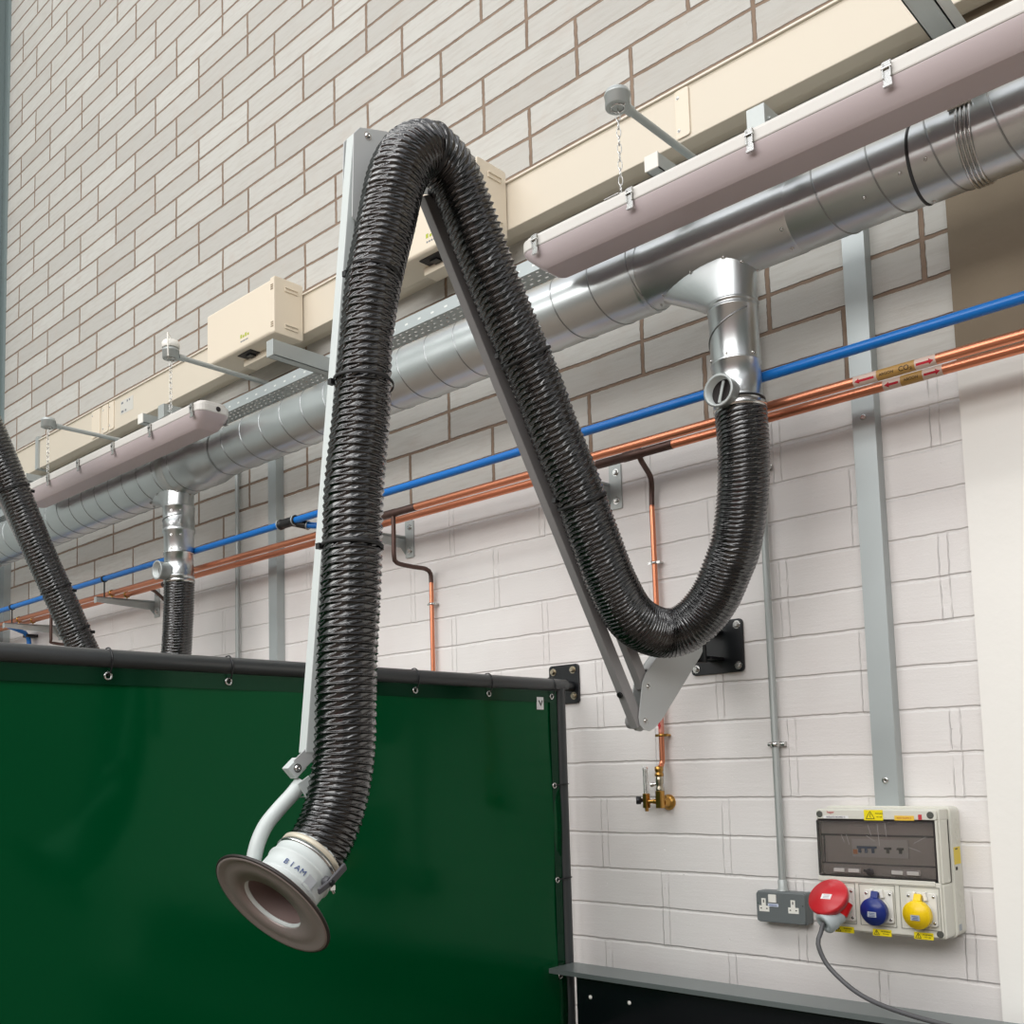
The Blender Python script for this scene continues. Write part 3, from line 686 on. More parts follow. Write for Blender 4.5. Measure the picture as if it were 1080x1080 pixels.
def batten(x0,x1,label,clips,chx):
    t=thing('light_fitting',((x0+x1)/2,-.53,2.83),label,'light','weatherproof batten lights')
    ya,yb=-.600,-.455; zt=2.928; zm=2.884
    # body with rounded ends in plan
    mb=MB().rbox(x0,x1,ya,yb,zm,zt-.012,.035,'z',5); mb.rbox(x0+.006,x1-.006,ya+.012,yb-.012,zt-.012,zt,.03,'z',5)
    body=mb.build('housing',lampbody,t,bevel=.004)
    # diffuser: tapered tray
    def ringpts(x0,x1,y0,y1,r,z,n=6):
        o=[]
        for cx,cy,st in ((x1-r,y1-r,0),(x0+r,y1-r,1),(x0+r,y0+r,2),(x1-r,y0+r,3)):
            for k in range(n+1):
                a=(st+k/n)*PI/2; o.append(Vector((cx+r*math.cos(a),cy+r*math.sin(a),z)))
        return o
    R_=[ringpts(x0+.002,x1-.002,ya+.002,yb-.002,.034,zm),ringpts(x0+.006,x1-.006,ya+.004,yb-.004,.034,zm-.008),ringpts(x0+.05,x1-.05,ya+.020,yb-.020,.025,zm-.048),ringpts(x0+.065,x1-.065,ya+.032,yb-.032,.02,zm-.056)]
    n=len(R_[0]); vs=[p for r_ in R_ for p in r_]; fs=[(i*n+k,i*n+(k+1)%n,(i+1)*n+(k+1)%n,(i+1)*n+k) for i in range(3) for k in range(n)]
    mb=MB().add(vs,fs,True); mb.add(R_[-1],[tuple(range(n))]); mb.build('diffuser',diff,t)
    for cx in clips:
        for yy,sg in ((ya,-1),(yb,1)):
            c=MB().box(cx-.009,cx+.009,yy+sg*.003,yy+sg*.0055,zm-.020,zm+.034)
            c.box(cx-.009,cx-.007,yy,yy+sg*.010,zm-.004,zm+.030).box(cx+.007,cx+.009,yy,yy+sg*.010,zm-.004,zm+.030)
            c.box(cx-.010,cx+.010,yy,yy+sg*.008,zm-.023,zm-.018).cyl((cx-.011,yy+sg*.008,zm+.018),(cx+.011,yy+sg*.008,zm+.018),.003,8)
            c.build('clip',zinc,t)
    for cx in chx: MB().box(cx-.045,cx+.002,-.578,-.572,zt,zt+.008).box(cx-.045,cx+.002,-.590,-.560,zt,zt+.002).build('suspension_bracket',zinc,t)
    MB().lathe((x1-.004,(ya+yb)/2+.01,zm+.017),(1,0,0),[(0,.010),(.006,.010),(.006,.007),(.005,.0)],20,False).build('cable_entry',inner_d,t)
    return t
batten(-3.185,-1.450,'long batten light fitting on the left, hung on chains in front of the duct',(-3.14,-2.81,-2.49,-2.155,-1.83,-1.50),(XL[0],XL[1]))
batten(.235,1.97,'long batten light fitting on the right, running out of the picture',(.30,.622,.965,1.29,1.62,1.92),(XL[2],1.70))

# ------------------------------------------------------------------ pipes
bz=2.462; by=-.27
bpipe=thing('compressed_air_pipe',(-1,by,bz),'blue painted air pipe running along the wall below the duct','pipe')
MB().cyl((-5.13,by,bz),(3.1,by,bz),.0135,20).build('pipe_run',blue,bpipe)
o=MB(); o.lathe((-1.395,by,bz),(1,0,0),[(0,.014),(.001,.021),(.015,.021),(.016,.018),(.03,.019),(.075,.019),(.09,.018),(.091,.021),(.11,.021),(.111,.014)],28,False)
o=o.build('tee_fitting',rubber,bpipe,label='black push-fit tee left of the hose')
MB().cyl((-1.318,by,bz),(-1.25,by+.028,bz-.022),.017,20).build('tee_outlet',rubber,o)
MB().ring((-1.393,by,bz),(1,0,0),.0195,.003,24,6).ring((-1.290,by,bz),(1,0,0),.0205,.003,24,6).ring((-1.245,by+.03,bz-.024),(1,.4,-.3),.017,.0025,24,6).build('collet_ring',galv_m,o)
MB().cyl((-1.25,by+.028,bz-.022),(-1.10,by+.09,bz-.048),.0125,18).build('side_pipe',blue,bpipe)
MB().cyl((-4.34,-.20,2.40),(-4.14,-.20,2.40),.012,16).build('side_pipe',blue,bpipe)
mb=MB().tube(smooth_path([(-4.34,-.20,2.40),(-4.36,-.17,2.39),(-4.37,-.10,2.37),(-4.38,-.05,2.34),(-4.38,-.04,2.2),(-4.38,-.04,1.6)],.02),.0135,14); mb.build('drop_pipe',blue,bpipe)
MB().box(-4.415,-4.345,-.065,-.002,2.335,2.352).build('pipe_clip',rubber,bpipe)
cz=2.394
cu1=thing('copper_pipe',(-1,-.23,cz),'outer copper gas pipe on the wall brackets, carrying the CO₂ label','pipe','copper gas pipes')
cu2=thing('copper_pipe',(-1,-.15,cz),'inner copper gas pipe nearest the wall, feeding the drop to the brass valve','pipe','copper gas pipes')
MB().cyl((-5.13,-.23,cz),(3.1,-.23,cz),.0130,24).build('pipe_run',copper,cu1)
MB().cyl((-5.13,-.15,cz),(3.1,-.15,cz),.0130,24).build('pipe_run',copper,cu2)
MB().lathe((-.98,-.23,cz),(1,0,0),[(0,.0132),(.002,.0138),(.17,.0138),(.18,.0150),(.25,.0150),(.26,.0138),(.36,.0138),(.362,.0132)],20,False).build('burnt_joint',copper_b,cu1,label='heat-darkened soldered joint')
MB().lathe((.14,-.15,cz),(1,0,0),[(0,.0132),(.002,.0138),(.10,.0138),(.102,.0150),(.17,.0150),(.172,.0138),(.28,.0138),(.282,.0132)],20,False).build('burnt_joint',copper_b,cu2,label='heat-darkened soldered joint')
MB().lathe((-2.55,-.15,cz),(1,0,0),[(0,.0132),(.002,.0138),(.24,.0138),(.242,.0132)],20,False).build('burnt_joint',copper_b,cu2)
MB().tube(smooth_path([(-.742,-.23,cz-.01),(-.742,-.23,2.30),(-.744,-.228,2.235),(-.750,-.21,2.214),(-.762,-.13,2.212),(-.770,-.05,2.214),(-.772,-.024,2.20),(-.772,-.02,2.165)],.01),.0085,14).build('drop_pipe',copper_b,cu1)
MB().tube([(-.772,-.02,2.165),(-.772,-.02,1.5)],.0085,14).build('drop_pipe',copper,cu1)
MB().tube(smooth_path([(.300,-.15,cz-.008),(.296,-.135,2.375),(.272,-.06,2.352),(.258,-.030,2.335),(.250,-.02,2.30),(.249,-.02,2.26)],.01),.0085,14).build('drop_pipe',copper_b,cu2)
MB().tube([(.249,-.02,2.265),(.251,-.02,1.90),(.250,-.022,1.462)],.0085,14).build('drop_pipe',copper,cu2)
MB().tube(smooth_path([(-3.628,-.23,cz-.01),(-3.628,-.23,2.235),(-3.63,-.215,2.212),(-3.66,-.05,2.208),(-3.665,-.02,2.19),(-3.665,-.02,1.6)],.012),.0085,12).build('drop_pipe',copper_b,cu1)
MB().tube(smooth_path([(-2.66,-.15,cz-.01),(-2.672,-.12,2.375),(-2.70,-.05,2.335),(-2.71,-.02,2.29),(-2.71,-.02,1.7)],.012),.0085,12).build('drop_pipe',copper_b,cu2)
def saddle(x,z,r,parent,y=-.02,m=None,w=.022):
    m=m or zinc
    MB().lathe((x,y,z-.004),(0,0,1),[(0,r),(0,r+.002),(.008,r+.002),(.008,r)],20,False).box(x-w,x-r,y-.003,y+.003,z-.004,z+.004).box(x+r,x+w,y-.003,y+.003,z-.004,z+.004).cyl((x+r+.008,y-.004,z),(x+r+.008,0,z),.004,10).build('pipe_clip',m,parent)
saddle(-.772,2.083,.0088,cu1); saddle(.2495,2.082,.0088,cu2); saddle(.250,1.543,.0088,cu2,m=brass)
# pipe labels with arrows
def sleeve(x0,x1,y,m,parent,name='pipe_label',r=.0134): return MB().lathe((x0,y,cz),(1,0,0),[(0,r),(x1-x0,r)],24,False).build(name,m,parent)
def arrow(x0,x1,y,sgn,parent,z=None):
    # arrow on the camera-facing, slightly lower side of the pipe
    yy=y-.0118
    mb=MB(); a,b=(x0,x1); hz=.0028
    if sgn>0: pts=[(a,cz-hz),(b-.012,cz-hz),(b-.012,cz-.0075),(b,cz),(b-.012,cz+.0075),(b-.012,cz+hz),(a,cz+hz)]
    else: pts=[(b,cz+hz),(a+.012,cz+hz),(a+.012,cz+.0075),(a,cz),(a+.012,cz-.0075),(a+.012,cz-hz),(b,cz-hz)]
    # wrap around the pipe
    me=MB(); vs=[]
    for (px_,pz) in pts:
        an=(pz-cz)/.0138-.35; vs.append((px_,y-.0138*math.cos(an),cz+.0138*math.sin(an)))
    me.add(vs,[tuple(range(len(vs)))]).build('flow_arrow',inkr,parent)
s1=sleeve(1.018,1.078,-.23,clearl,cu1); arrow(1.022,1.072,-.23,-1,s1)
s2=sleeve(1.078,1.172,-.23,tan_l,cu1); s3=sleeve(1.172,1.222,-.23,clearl,cu1); arrow(1.176,1.218,-.23,1,s3)
def wraptext(txt,x,y,size,parent,r=.0139):
    cu=bpy.data.curves.new('t','FONT'); cu.body=txt; cu.size=size; cu.align_x='CENTER'; cu.align_y='CENTER'; cu.extrude=.0002
    t=bpy.data.objects.new('t',cu); C.objects.link(t); bpy.context.view_layer.update()
    me=bpy.data.meshes.new_from_object(t.evaluated_get(bpy.context.evaluated_depsgraph_get())); bpy.data.objects.remove(t)
    vs=[]
    for v in me.vertices:
        an=v.co.y/r-.30; rr=r+v.co.z; vs.append((x+v.co.x,y-rr*math.cos(an),cz+rr*math.sin(an)))
    fs=[tuple(p.vertices) for p in me.polygons]; bpy.data.meshes.remove(me)
    return MB().add(vs,fs).build('lettering',ink,parent)
wraptext('CO₂',1.150,-.23,.017,s2); wraptext('ARGON',1.103,-.23,.010,s2)
s4=sleeve(1.060,1.105,-.15,clearl,cu2); arrow(1.064,1.10,-.15,-1,s4)
s5=sleeve(1.105,1.160,-.15,tan_l,cu2); s6=sleeve(1.160,1.208,-.15,clearl,cu2); arrow(1.164,1.204,-.15,1,s6)
wraptext('ARGON',1.132,-.15,.010,s5)
# small red arrow label on the vertical drop
MB().cyl((.2505,-.0215,1.552),(.2505,-.0212,1.610),.0091,16).build('drop_label',mat('salmon_label',srgb(226,150,132),.4),cu2)
MB().add([(.2475,-.0312,1.60),(.2535,-.0312,1.60),(.2535,-.0312,1.575),(.2565,-.0312,1.575),(.2505,-.0312,1.560),(.2445,-.0312,1.575),(.2475,-.0312,1.575)],[(0,1,2,3,4,5,6)]).build('flow_arrow',inkr,cu2)

def pipe_bracket(x,label,L=.315):
    t=thing('pipe_bracket',(x,0,2.29),label,'bracket','cantilever brackets under the pipes')
    p=MB().rbox(x-.0,x+.048,-.006,0,2.285,2.432,.004,'y').build('back_plate',galv_m,t)
    for z in (2.405,2.312): MB().hexbolt((x+.028,-.006,z),(0,-1,0),.0085,.008).build('bolt',zinc,p)
    # tapered arm of folded sheet
    pts=[(-.006,2.375),(-L,2.366),(-L,2.338),(-.03,2.325),(-.006,2.300)]
    MB().prism(pts,x-.001,x+.0015,lambda a,b,h:Vector((h,a,b))).box(x-.025,x+.0015,-L,-.006,2.363,2.366).box(x-.025,x+.0,-L-.002,-L,2.336,2.366).build('cantilever_arm',galv_m,t)
    for y,m_ in ((-.23,brass),(-.15,brass),(-.27,rubber)):
        zc=bz if m_ is rubber else cz; r=.0145 if m_ is rubber else .0138
        c=MB().lathe((x-.02,y,zc),(1,0,0),[(0,r),(0,r+.003),(.014,r+.003),(.014,r)],20,False); c.cyl((x-.013,y,2.366),(x-.013,y,zc-r),.004,8)
        c.build('pipe_clip',m_,t)
pipe_bracket(-.932,'pipe bracket whose bolted plate shows just right of the long hose limb')
pipe_bracket(.075,'pipe bracket with bolted plate behind the sloping hose limb at centre')
pipe_bracket(-2.905,'pipe bracket left of the far branch, its cut end facing out')
pipe_bracket(-4.05,'pipe bracket at the far left edge above the screen')

# ------------------------------------------------------------------ gas flowmeter valve
vf=thing('gas_flowmeter',(.25,0,1.32),'small brass gas outlet valve with clear flow tube below the copper drop','valve')
vx,vy=.252,-.045
MB().tube(smooth_path([(.250,-.022,1.462),(.250,-.03,1.45),(.252,-.042,1.443)],.004),.0085,12).build('elbow_stub',copper,vf)
MB().lathe((vx,vy,1.448),(0,0,-1),[(0,.010),(.001,.0135),(.014,.0135),(.016,.011),(.020,.011),(.021,.0135),(.030,.0135),(.031,.009)],6,False).build('compression_nut',brass,vf)
MB().lathe((vx,vy,1.418),(0,0,-1),[(0,.009),(.008,.0115),(.022,.0115),(.024,.0095),(.034,.0095),(.036,.0115),(.044,.0115),(.045,.009)],20,False).build('nickel_body',nickel,vf)
MB().cyl((vx,vy,1.396),(vx-.022,vy-.006,1.394),.005,12).cyl((vx-.018,vy-.006,1.394),(vx-.026,vy-.008,1.393),.0075,12).build('bleed_screw',zinc,vf)
MB().rbox(vx-.011,vx+.011,vy-.011,vy+.011,1.322,1.374,.004,'z').build('valve_body',brass,vf,bevel=.001)
MB().lathe((vx+.002,0,1.338),(0,-1,0),[(0,.024),(.006,.024),(.010,.016),(.014,.012),(.036,.012)],32).build('wall_flange',brass,vf)
MB().cyl((vx-.010,vy,1.342),(vx-.040,vy-.004,1.342),.006,14).lathe((vx-.016,vy,1.342),(-1,0,0),[(0,.0085),(.008,.0085)],6).build('cross_stem',brass,vf)
MB().rbox(vx-.056,vx-.040,vy-.014,vy+.006,1.322,1.366,.003,'z').cyl((vx-.048,vy-.004,1.322),(vx-.048,vy-.004,1.312),.006,12).build('gauge_block',brass,vf,bevel=.001)
MB().lathe((vx-.048,vy-.004,1.366),(0,0,1),[(0,.008),(.070,.008),(.072,.009),(.082,.009),(.083,.0)],20,False).build('flow_tube',clear,vf)
MB().cyl((vx-.048,vy-.004,1.366),(vx-.048,vy-.004,1.440),.002,8).build('tube_core',mat('tube_core_grey',srgb(190,190,186),.4),vf)
MB().lathe((vx-.056,vy-.006,1.346),(-.8,-.6,0),[(0,.006),(.008,.006),(.009,.012),(.022,.0125),(.024,.010)],20).build('control_knob',blk,vf)

# ------------------------------------------------------------------ steel trunking runs and conduits
def steel_trunk(x0,x1,z0,z1,label,d=.042):
    t=thing('steel_trunking',((x0+x1)/2,0,z0),label,'trunking','vertical steel trunking drops')
    MB().box(x0,x1,-d+.001,0,z0,z1).build('trunking_channel',galv_d,t,bevel=.001)
    MB().box(x0-.0008,x1+.0008,-d-.0008,-d+.001,z0,z1).box(x1,x1+.0012,-d-.0005,-d+.010,z0,z1).build('lid',galv_d,t)
    return t
q=steel_trunk(.925,.985,1.331,3.07,'tall galvanised steel trunking dropping to the power board')
for z in (2.365,1.398): MB().lathe((.955,-.0428,z),(0,-1,0),[(0,.009),(.002,.009),(.004,.006),(.003,.003)],20).build('lid_screw',zinc,q)
steel_trunk(-1.812,-1.752,0,3.07,'galvanised steel trunking behind the duct, left of the long hose')
steel_trunk(-4.86,-4.78,0,3.07,'galvanised steel trunking beside the far left corner')
def conduit(x,z0,z1,label,sad):
    t=thing('steel_conduit',(x,-.02,z0),label,'conduit','vertical steel conduits')
    MB().cyl((x,-.02,z0),(x,-.02,z1),.010,18).build('conduit_pipe',galv_m,t)
    for z in sad: MB().lathe((x,-.02,z-.007),(0,0,1),[(0,.010),(0,.013),(.014,.013),(.014,.010)],20,False).box(x-.026,x+.026,-.006,-.001,z-.007,z+.007).lathe((x-.019,-.006,z),(0,-1,0),[(0,.0045),(.003,.003)],12).lathe((x+.019,-.006,z),(0,-1,0),[(0,.0045),(.003,.003)],12).cyl((x-.026,-.012,z),(x+.026,-.012,z),.006,10).build('saddle',zinc,t)
    return t
c_=conduit(.634,1.099,3.07,'steel conduit running down to the grey double socket',(1.502,2.30))
MB().lathe((.634,-.02,1.0945),(0,0,1),[(0,.017),(.004,.017),(.005,.0125),(.03,.0125),(.031,.011)],24).build('bush',galv_m,c_)
conduit(-2.10,0,3.07,'thin steel conduit left of the steel trunking behind the duct',(1.9,))

# ------------------------------------------------------------------ double socket
so_=thing('double_socket',(.638,0,1.008),'grey metalclad double power socket left of the power board','socket')
MB().rbox(.564,.712,-.040,0,1.008,1.094,.006,'y').build('back_box',hammer,so_,bevel=.002)
fp=MB().rbox(.564,.711,-.046,-.040,1.010,1.092,.008,'y').build('front_plate',hammer,so_,bevel=.0015)
def sock(x):
    f=MB().prism([(x-.0085,1.074),(x+.0045,1.074),(x+.0045,1.054),(x+.0145,1.054),(x+.0145,1.038),(x-.0165,1.038),(x-.0165,1.054),(x-.0085,1.054)],-.0466,-.046,lambda a,b,h:Vector((a,h,b))).build('outlet_face',whitep,fp)
    MB().box(x-.0035,x-.0005,-.0468,-.0466,1.062,1.070).box(x-.0125,x-.008,-.0468,-.0466,1.045,1.048).box(x+.005,x+.0095,-.0468,-.0466,1.045,1.048).build('pin_hole',ink,f)
sock(.589); sock(.678)
MB().box(.603,.627,-.0495,-.046,1.064,1.086).build('rocker_switch',whitep,fp,bevel=.001)
MB().box(.600,.632,-.0468,-.046,1.053,1.061).build('circuit_label',mat('pale_blue_label',srgb(205,214,232),.5),fp)
MB().box(.604,.628,-.0472,-.0468,1.0555,1.0575).build('printing',inkb,fp)
MB().lathe((.5695,-.046,1.0605),(0,-1,0),[(0,.0018),(.001,.0015)],10).lathe((.7055,-.046,1.0605),(0,-1,0),[(0,.0018),(.001,.0015)],10).build('screw',zinc,fp)

# ------------------------------------------------------------------ power distribution board
pb=thing('power_board',(.957,0,1.016),'off-white industrial power board with smoked window and three coloured sockets','power board')
X0,X1,Z0b,Z1b=.796,1.120,1.016,1.331
MB().rbox(X0,X1,-.060,0,Z0b,Z1b,.014,'y').build('back_box',offw,pb,bevel=.003)
MB().rbox(X0-.002,X1+.002,-.066,-.060,Z0b-.002,Z1b+.002,.015,'y').build('joint_rim',offw,pb,bevel=.002)
# front with window opening built as frame
Y=-.130; WX0,WX1,WZ0,WZ1=.801,1.104,1.159,1.297
fm=MB()
fm.rbox(X0+.002,X1-.004,-.122,-.066,Z0b+.002,1.150,.008,'y')
fm.box(X0+.002,X1-.004,-.122,-.066,1.302,Z1b-.004)
fm.box(X0+.002,.8005,-.122,-.066,1.150,1.302); fm.box(1.105,X1-.004,-.122,-.066,1.150,1.302)
fm.box(X0+.002,X1-.004,-.075,-.066,1.150,1.302)
fm.build('cover_shell',offw,pb,bevel=.003)
fr=MB().rbox(X0+.004,X1-.008,Y,-.122,1.302,Z1b-.005,.006,'y').box(X0+.004,X1-.008,Y,-.122,Z0b+.006,1.152)
fr.box(1.106,X1-.008,Y,-.122,1.152,1.302); fr.build('cover_face',offw,pb,bevel=.002)
MB().box(X0+.003,X1-.02,Y-.0035,Y,1.1435,1.1555).build('window_ledge',offw,pb,bevel=.0015)
# recess panel, breakers
rp=MB().box(.803,1.103,-.112,-.108,1.160,1.296).build('recess_panel',mat('recess_grey',srgb(176,170,166),.5),pb)
MB().box(.803,1.103,-.1145,-.112,1.258,1.263).box(.803,1.103,-.1145,-.112,1.186,1.190).box(.809,.812,-.1145,-.112,1.186,1.263).build('panel_groove',inner_d,rp)
MB().box(.887,1.033,-.118,-.112,1.206,1.252).build('breaker_row',mat('breaker_grey',srgb(196,196,194),.45),rp,bevel=.001)
mb=MB().box(.903,.953,-.124,-.118,1.228,1.234)
for x in (.909,.926,.944): mb.box(x-.003,x+.003,-.123,-.118,1.217,1.228)
mb.build('three_pole_switch',mat('breaker_blue',srgb(40,80,120),.4),rp)
for x in (.982,1.014): MB().box(x-.008,x+.008,-.124,-.118,1.227,1.232).box(x-.003,x+.003,-.123,-.118,1.218,1.227).build('breaker_toggle',ink,rp)
MB().box(.890,.902,-.1185,-.118,1.213,1.225).build('test_mark',orange,rp)
wn_=MB().rbox(WX0,WX1,Y-.003,Y-.0005,WZ0,WZ1,.006,'y').build('smoked_window',smoke,pb)
gsk=MB().box(WX0,WX1,Y-.0012,-.122,WZ1-.002,WZ1+.002).box(WX0,WX1,Y-.0012,-.122,WZ0-.002,WZ0+.002).box(WX0-.001,WX0+.002,Y-.0012,-.122,WZ0,WZ1).box(WX1-.002,WX1+.001,Y-.0012,-.122,WZ0,WZ1).build('window_seal',inner_d,wn_)
for a,b in ((.842,.915),(.993,1.066)):
    MB().box(a,b,-.1325,-.131,1.166,1.181).build('latch_recess',mat('latch_shade',srgb(120,114,112),.5),wn_)
    MB().box(a+.002,(a+b)/2-.006,-.136,-.1325,1.168,1.177).box((a+b)/2+.004,b-.003,-.136,-.1325,1.168,1.177).build('latch_tab',mat('latch_grey',srgb(176,172,168),.4),wn_,bevel=.001)
MB().lathe((.940,-.133,1.172),(0,-1,0),[(0,.009),(.006,.009),(.008,.007)],20).bar((.928,-.143,1.176),(.952,-.143,1.168),.004,.006,(0,1,0)).build('lock_knob',inner_d,wn_)
# plastic film creases on the window
mb=MB()
for (a,b) in (((.868,1.263),(.876,1.244)),((.882,1.263),(.889,1.238)),((.935,1.262),(.956,1.248)),((.965,1.292),(.968,1.236)),((1.055,1.246),(1.085,1.262)),((1.04,1.236),(1.07,1.226)),((.94,1.29),(.948,1.262)),((.985,1.292),(.987,1.26))):
    mb.bar((a[0],-.1335,a[1]),(b[0],-.1335,b[1]),.0006,.0003,(1,0,1))
mb.build('film_crease',mat('film_white',srgb(215,212,208),.3),wn_)
# three socket bays
def bay(x0,x1):
    z0,z1=1.038,1.141
    return MB().box(x0,x1,Y-.0015,Y,z0,z0+.0015).box(x0,x1,Y-.0015,Y,z1-.0015,z1).box(x0,x0+.0015,Y-.0015,Y,z0,z1).box(x1-.0015,x1,Y-.0015,Y,z0,z1).build('bay_groove',mat('bay_shadow',srgb(150,150,142),.5),pb)
for a,b in ((.806,.896),(.906,.999),(1.010,1.108)): bay(a,b)
def flange(cx,cz_,w=.037,h=.040,screws=True):
    f=MB().rbox(cx-w,cx+w,Y-.008,Y-.001,cz_-h,cz_+h,.006,'y').build('socket_flange',offw2,pb,bevel=.0015)
    mb=MB()
    for sx in (-1,1):
        for sz in (-1,1): mb.lathe((cx+sx*(w-.007),Y-.008,cz_+sz*(h-.009)),(0,-1,0),[(0,.0038),(.0015,.0035),(.001,.001)],14)
    mb.build('screw',zinc,f); return f
def capsock(cx,cz_,m,name):
    f=flange(cx+.004,cz_+.010)
    d=Vector((-.10,-1,-.16)).normalized(); c=Vector((cx+.003,Y-.006,cz_+.003))
    MB().lathe(c,d,[(0,.028),(.012,.028)],36).build('socket_collar',offw2,f)
    cap=MB().lathe(c+d*.012,d,[(0,.030),(.002,.0345),(.016,.0345),(.019,.033),(.020,.027),(.0215,.0265),(.022,.0)],48,False).build(name,m,f,label='hinged socket cap')
    MB().bar(c+d*.020+Vector((0,0,.028)),c+d*.012+Vector((0,0,.046)),.018,.012,(1,0,0)).build('hinge',m,cap,bevel=.002)
    for sx in (-1,1): MB().bar(c+d*.006+Vector((sx*.0155,0,.030)),c+d*.006+Vector((sx*.0125,0,.050)),.008,.012,(1,0,0)).build('hinge_lug',whitep,f,bevel=.0015)
    u=Vector((1,-.1,0)).normalized(); 
    MB().bar(c+d*.0345-u*.0115+Vector((0,0,-.004)),c+d*.0345+u*.0115+Vector((0,0,-.004)),.013,.0006,(0,0,1)).build('rating_label',mat('label_grey',srgb(170,176,182),.5) if 'label_grey' not in bpy.data.materials else bpy.data.materials['label_grey'],cap)
    mb=MB()
    for k,z in enumerate((-.001,-.0045,-.008)): mb.bar(c+d*.0350-u*(.008-.002*(k%2))+Vector((0,0,z)),c+d*.0350+u*.008+Vector((0,0,z)),.0016,.0004,(0,0,1))
    mb.build('printing',inkb,cap)
capsock(.954,1.078,navy,'blue_cap'); capsock(1.061,1.078,yel,'yellow_cap')
fr_=flange(.862,1.088,.034,.042)
MB().lathe((.862,Y-.006,1.088),(-.12,-1,-.12),[(0,.030),(.014,.030),(.018,.027)],36).build('socket_collar',offw2,fr_)
# warning stickers
def warn(x0,x1,z0,z1,y=Y-.0002,parent=pb):
    s=MB().box(x0,x1,y-.0006,y,z0,z1).build('warning_sticker',yel_l,parent); h=z1-z0; cx=x0+h*.62; t=.0013
    g=MB(); A_=Vector((cx-h*.42,y-.0009,z0+h*.16)); B_=Vector((cx+h*.42,y-.0009,z0+h*.16)); C_=Vector((cx,y-.0009,z0+h*.88))
    for p_,q_ in ((A_,B_),(B_,C_),(C_,A_)): g.bar(p_,q_,t,.0004,(0,0,1) if p_ is A_ else (1,0,0))
    g.bar((cx+.001,y-.0009,z0+h*.68),(cx-.001,y-.0009,z0+h*.46),t*.9,.0004,(1,0,0)); g.bar((cx-.001,y-.0009,z0+h*.48),(cx+.001,y-.0009,z0+h*.26),t*.9,.0004,(1,0,0))
    g.build('bolt_symbol',ink,s)
    M=basis(Vector((cx+h*.55+(x1-(cx+h*.55))/2,y-.0008,z0+h*.66)),(1,0,0),(0,0,1))
    text_mesh('lettering','WARNING',min(h*.30,(x1-cx-h*.5)*.21),ink,s,M); 
    M=basis(Vector((cx+h*.55+(x1-(cx+h*.55))/2,y-.0008,z0+h*.34)),(1,0,0),(0,0,1))
    text_mesh('lettering','415 volts',min(h*.26,(x1-cx-h*.5)*.20),ink,s,M)
warn(.931,.980,1.300,1.326); warn(.836,.887,1.0145,1.030); warn(.936,.984,1.0145,1.031); warn(1.040,1.087,1.0155,1.032)
s=MB().box(.821,.889,Y-.0008,Y-.0002,1.3035,1.3105).build('name_strip',lblw,pb)
text_mesh('lettering','ISOLATE BOARD 3',.0062,ink,s,basis(Vector((.855,Y-.001,1.307)),(1,0,0),(0,0,1)))
text_mesh('maker_mark','hager',.009,lblr,pb,basis(Vector((.841,Y-.0006,1.3195)),(1,0,0),(0,0,1)))
s=MB().box(1.009,1.058,Y-.0012,Y-.0002,1.3005,1.3125).build('amber_label',mat('amber_label',srgb(238,196,70),.4),pb,bevel=.0004)
text_mesh('lettering','400V SUPPLY',.0064,orange,s,basis(Vector((1.0335,Y-.0014,1.3065)),(1,0,0),(0,0,1)))
MB().box(1.068,1.077,Y-.0008,Y-.0002,1.303,1.3155).build('red_label',lblr,pb)
mb=MB()
for x,z in ((.8105,1.3145),(1.0975,1.3145),(1.1035,1.031)): mb.lathe((x,Y-.0003,z),(0,-1,0),[(0,.0085),(.0006,.0085),(.0006,.006),(.0004,0)],20,False)
mb.build('cover_screw',mat('screw_pit',srgb(82,84,78),.5),pb)
MB().box(X1,X1+.0008,-.054,-.012,1.190,1.232).build('side_sticker',mat('side_yellow',srgb(232,206,70),.5),pb)
MB().box(X1,X1+.0008,-.048,-.036,1.176,1.184).box(X1+.0008,X1+.001,-.046,-.03,1.226,1.229).build('side_mark',ink,pb)
MB().box(X1,X1+.0008,-.050,-.034,1.030,1.045).build('side_plate_label',bpy.data.materials['label_grey'],pb)
mb=MB()
for z in (1.295,1.272,1.255,1.235): mb.ring((X1+.0002,-.030,z),(1,0,0),.007,.0006,20,5)
for z in (1.12,1.095,1.07): mb.ring((X1+.0002,-.030,z),(1,0,0),.009,.0006,20,5)
mb.build('knockout',offw,pb)

# ------------------------------------------------------------------ red plug and its cable
rpg=thing('red_plug',(.86,-.17,1.06),'red angled industrial plug with grey gland in the left socket of the power board','plug')
c=Vector((.864,-.163,1.090)); ax=Vector((-.20,-1,-.30)).normalized()
body=MB().lathe(c-ax*.005,ax,[(0,.029),(.020,.029),(.026,.0285)],40).build('plug_body',red_b,rpg)
# barrel turned downwards
bd=Vector((-.38,-.42,-.85)).normalized(); bc=Vector((.878,-.170,1.092))
MB().lathe(bc-bd*.01,bd,[(0,.024),(.03,.0255),(.034,.0262)],40).build('angled_barrel',red_b,rpg)
dc=Vector((.852,-.196,1.113)); dn=Vector((-.10,-.74,.66)).normalized()
dk=MB().lathe(dc-dn*.006,dn,[(-.016,.036),(-.012,.046),(-.002,.049),(.004,.0495),(.008,.048),(.0085,.034),(.0092,.033),(.0092,.0)],14,False)
dk=MB().lathe(dc-dn*.006,dn,[(-.018,.036),(-.014,.049),(-.001,.0525),(.004,.0525),(.0085,.050),(.0088,.034),(.0094,.0335),(.0094,.0)],56,False).build('plug_disc',red_d,rpg)
u=Vector((1,-.1,0)); u=(u-dn*u.dot(dn)).normalized(); vv=dn.cross(u)
cc=dc-dn*.006+dn*.0098
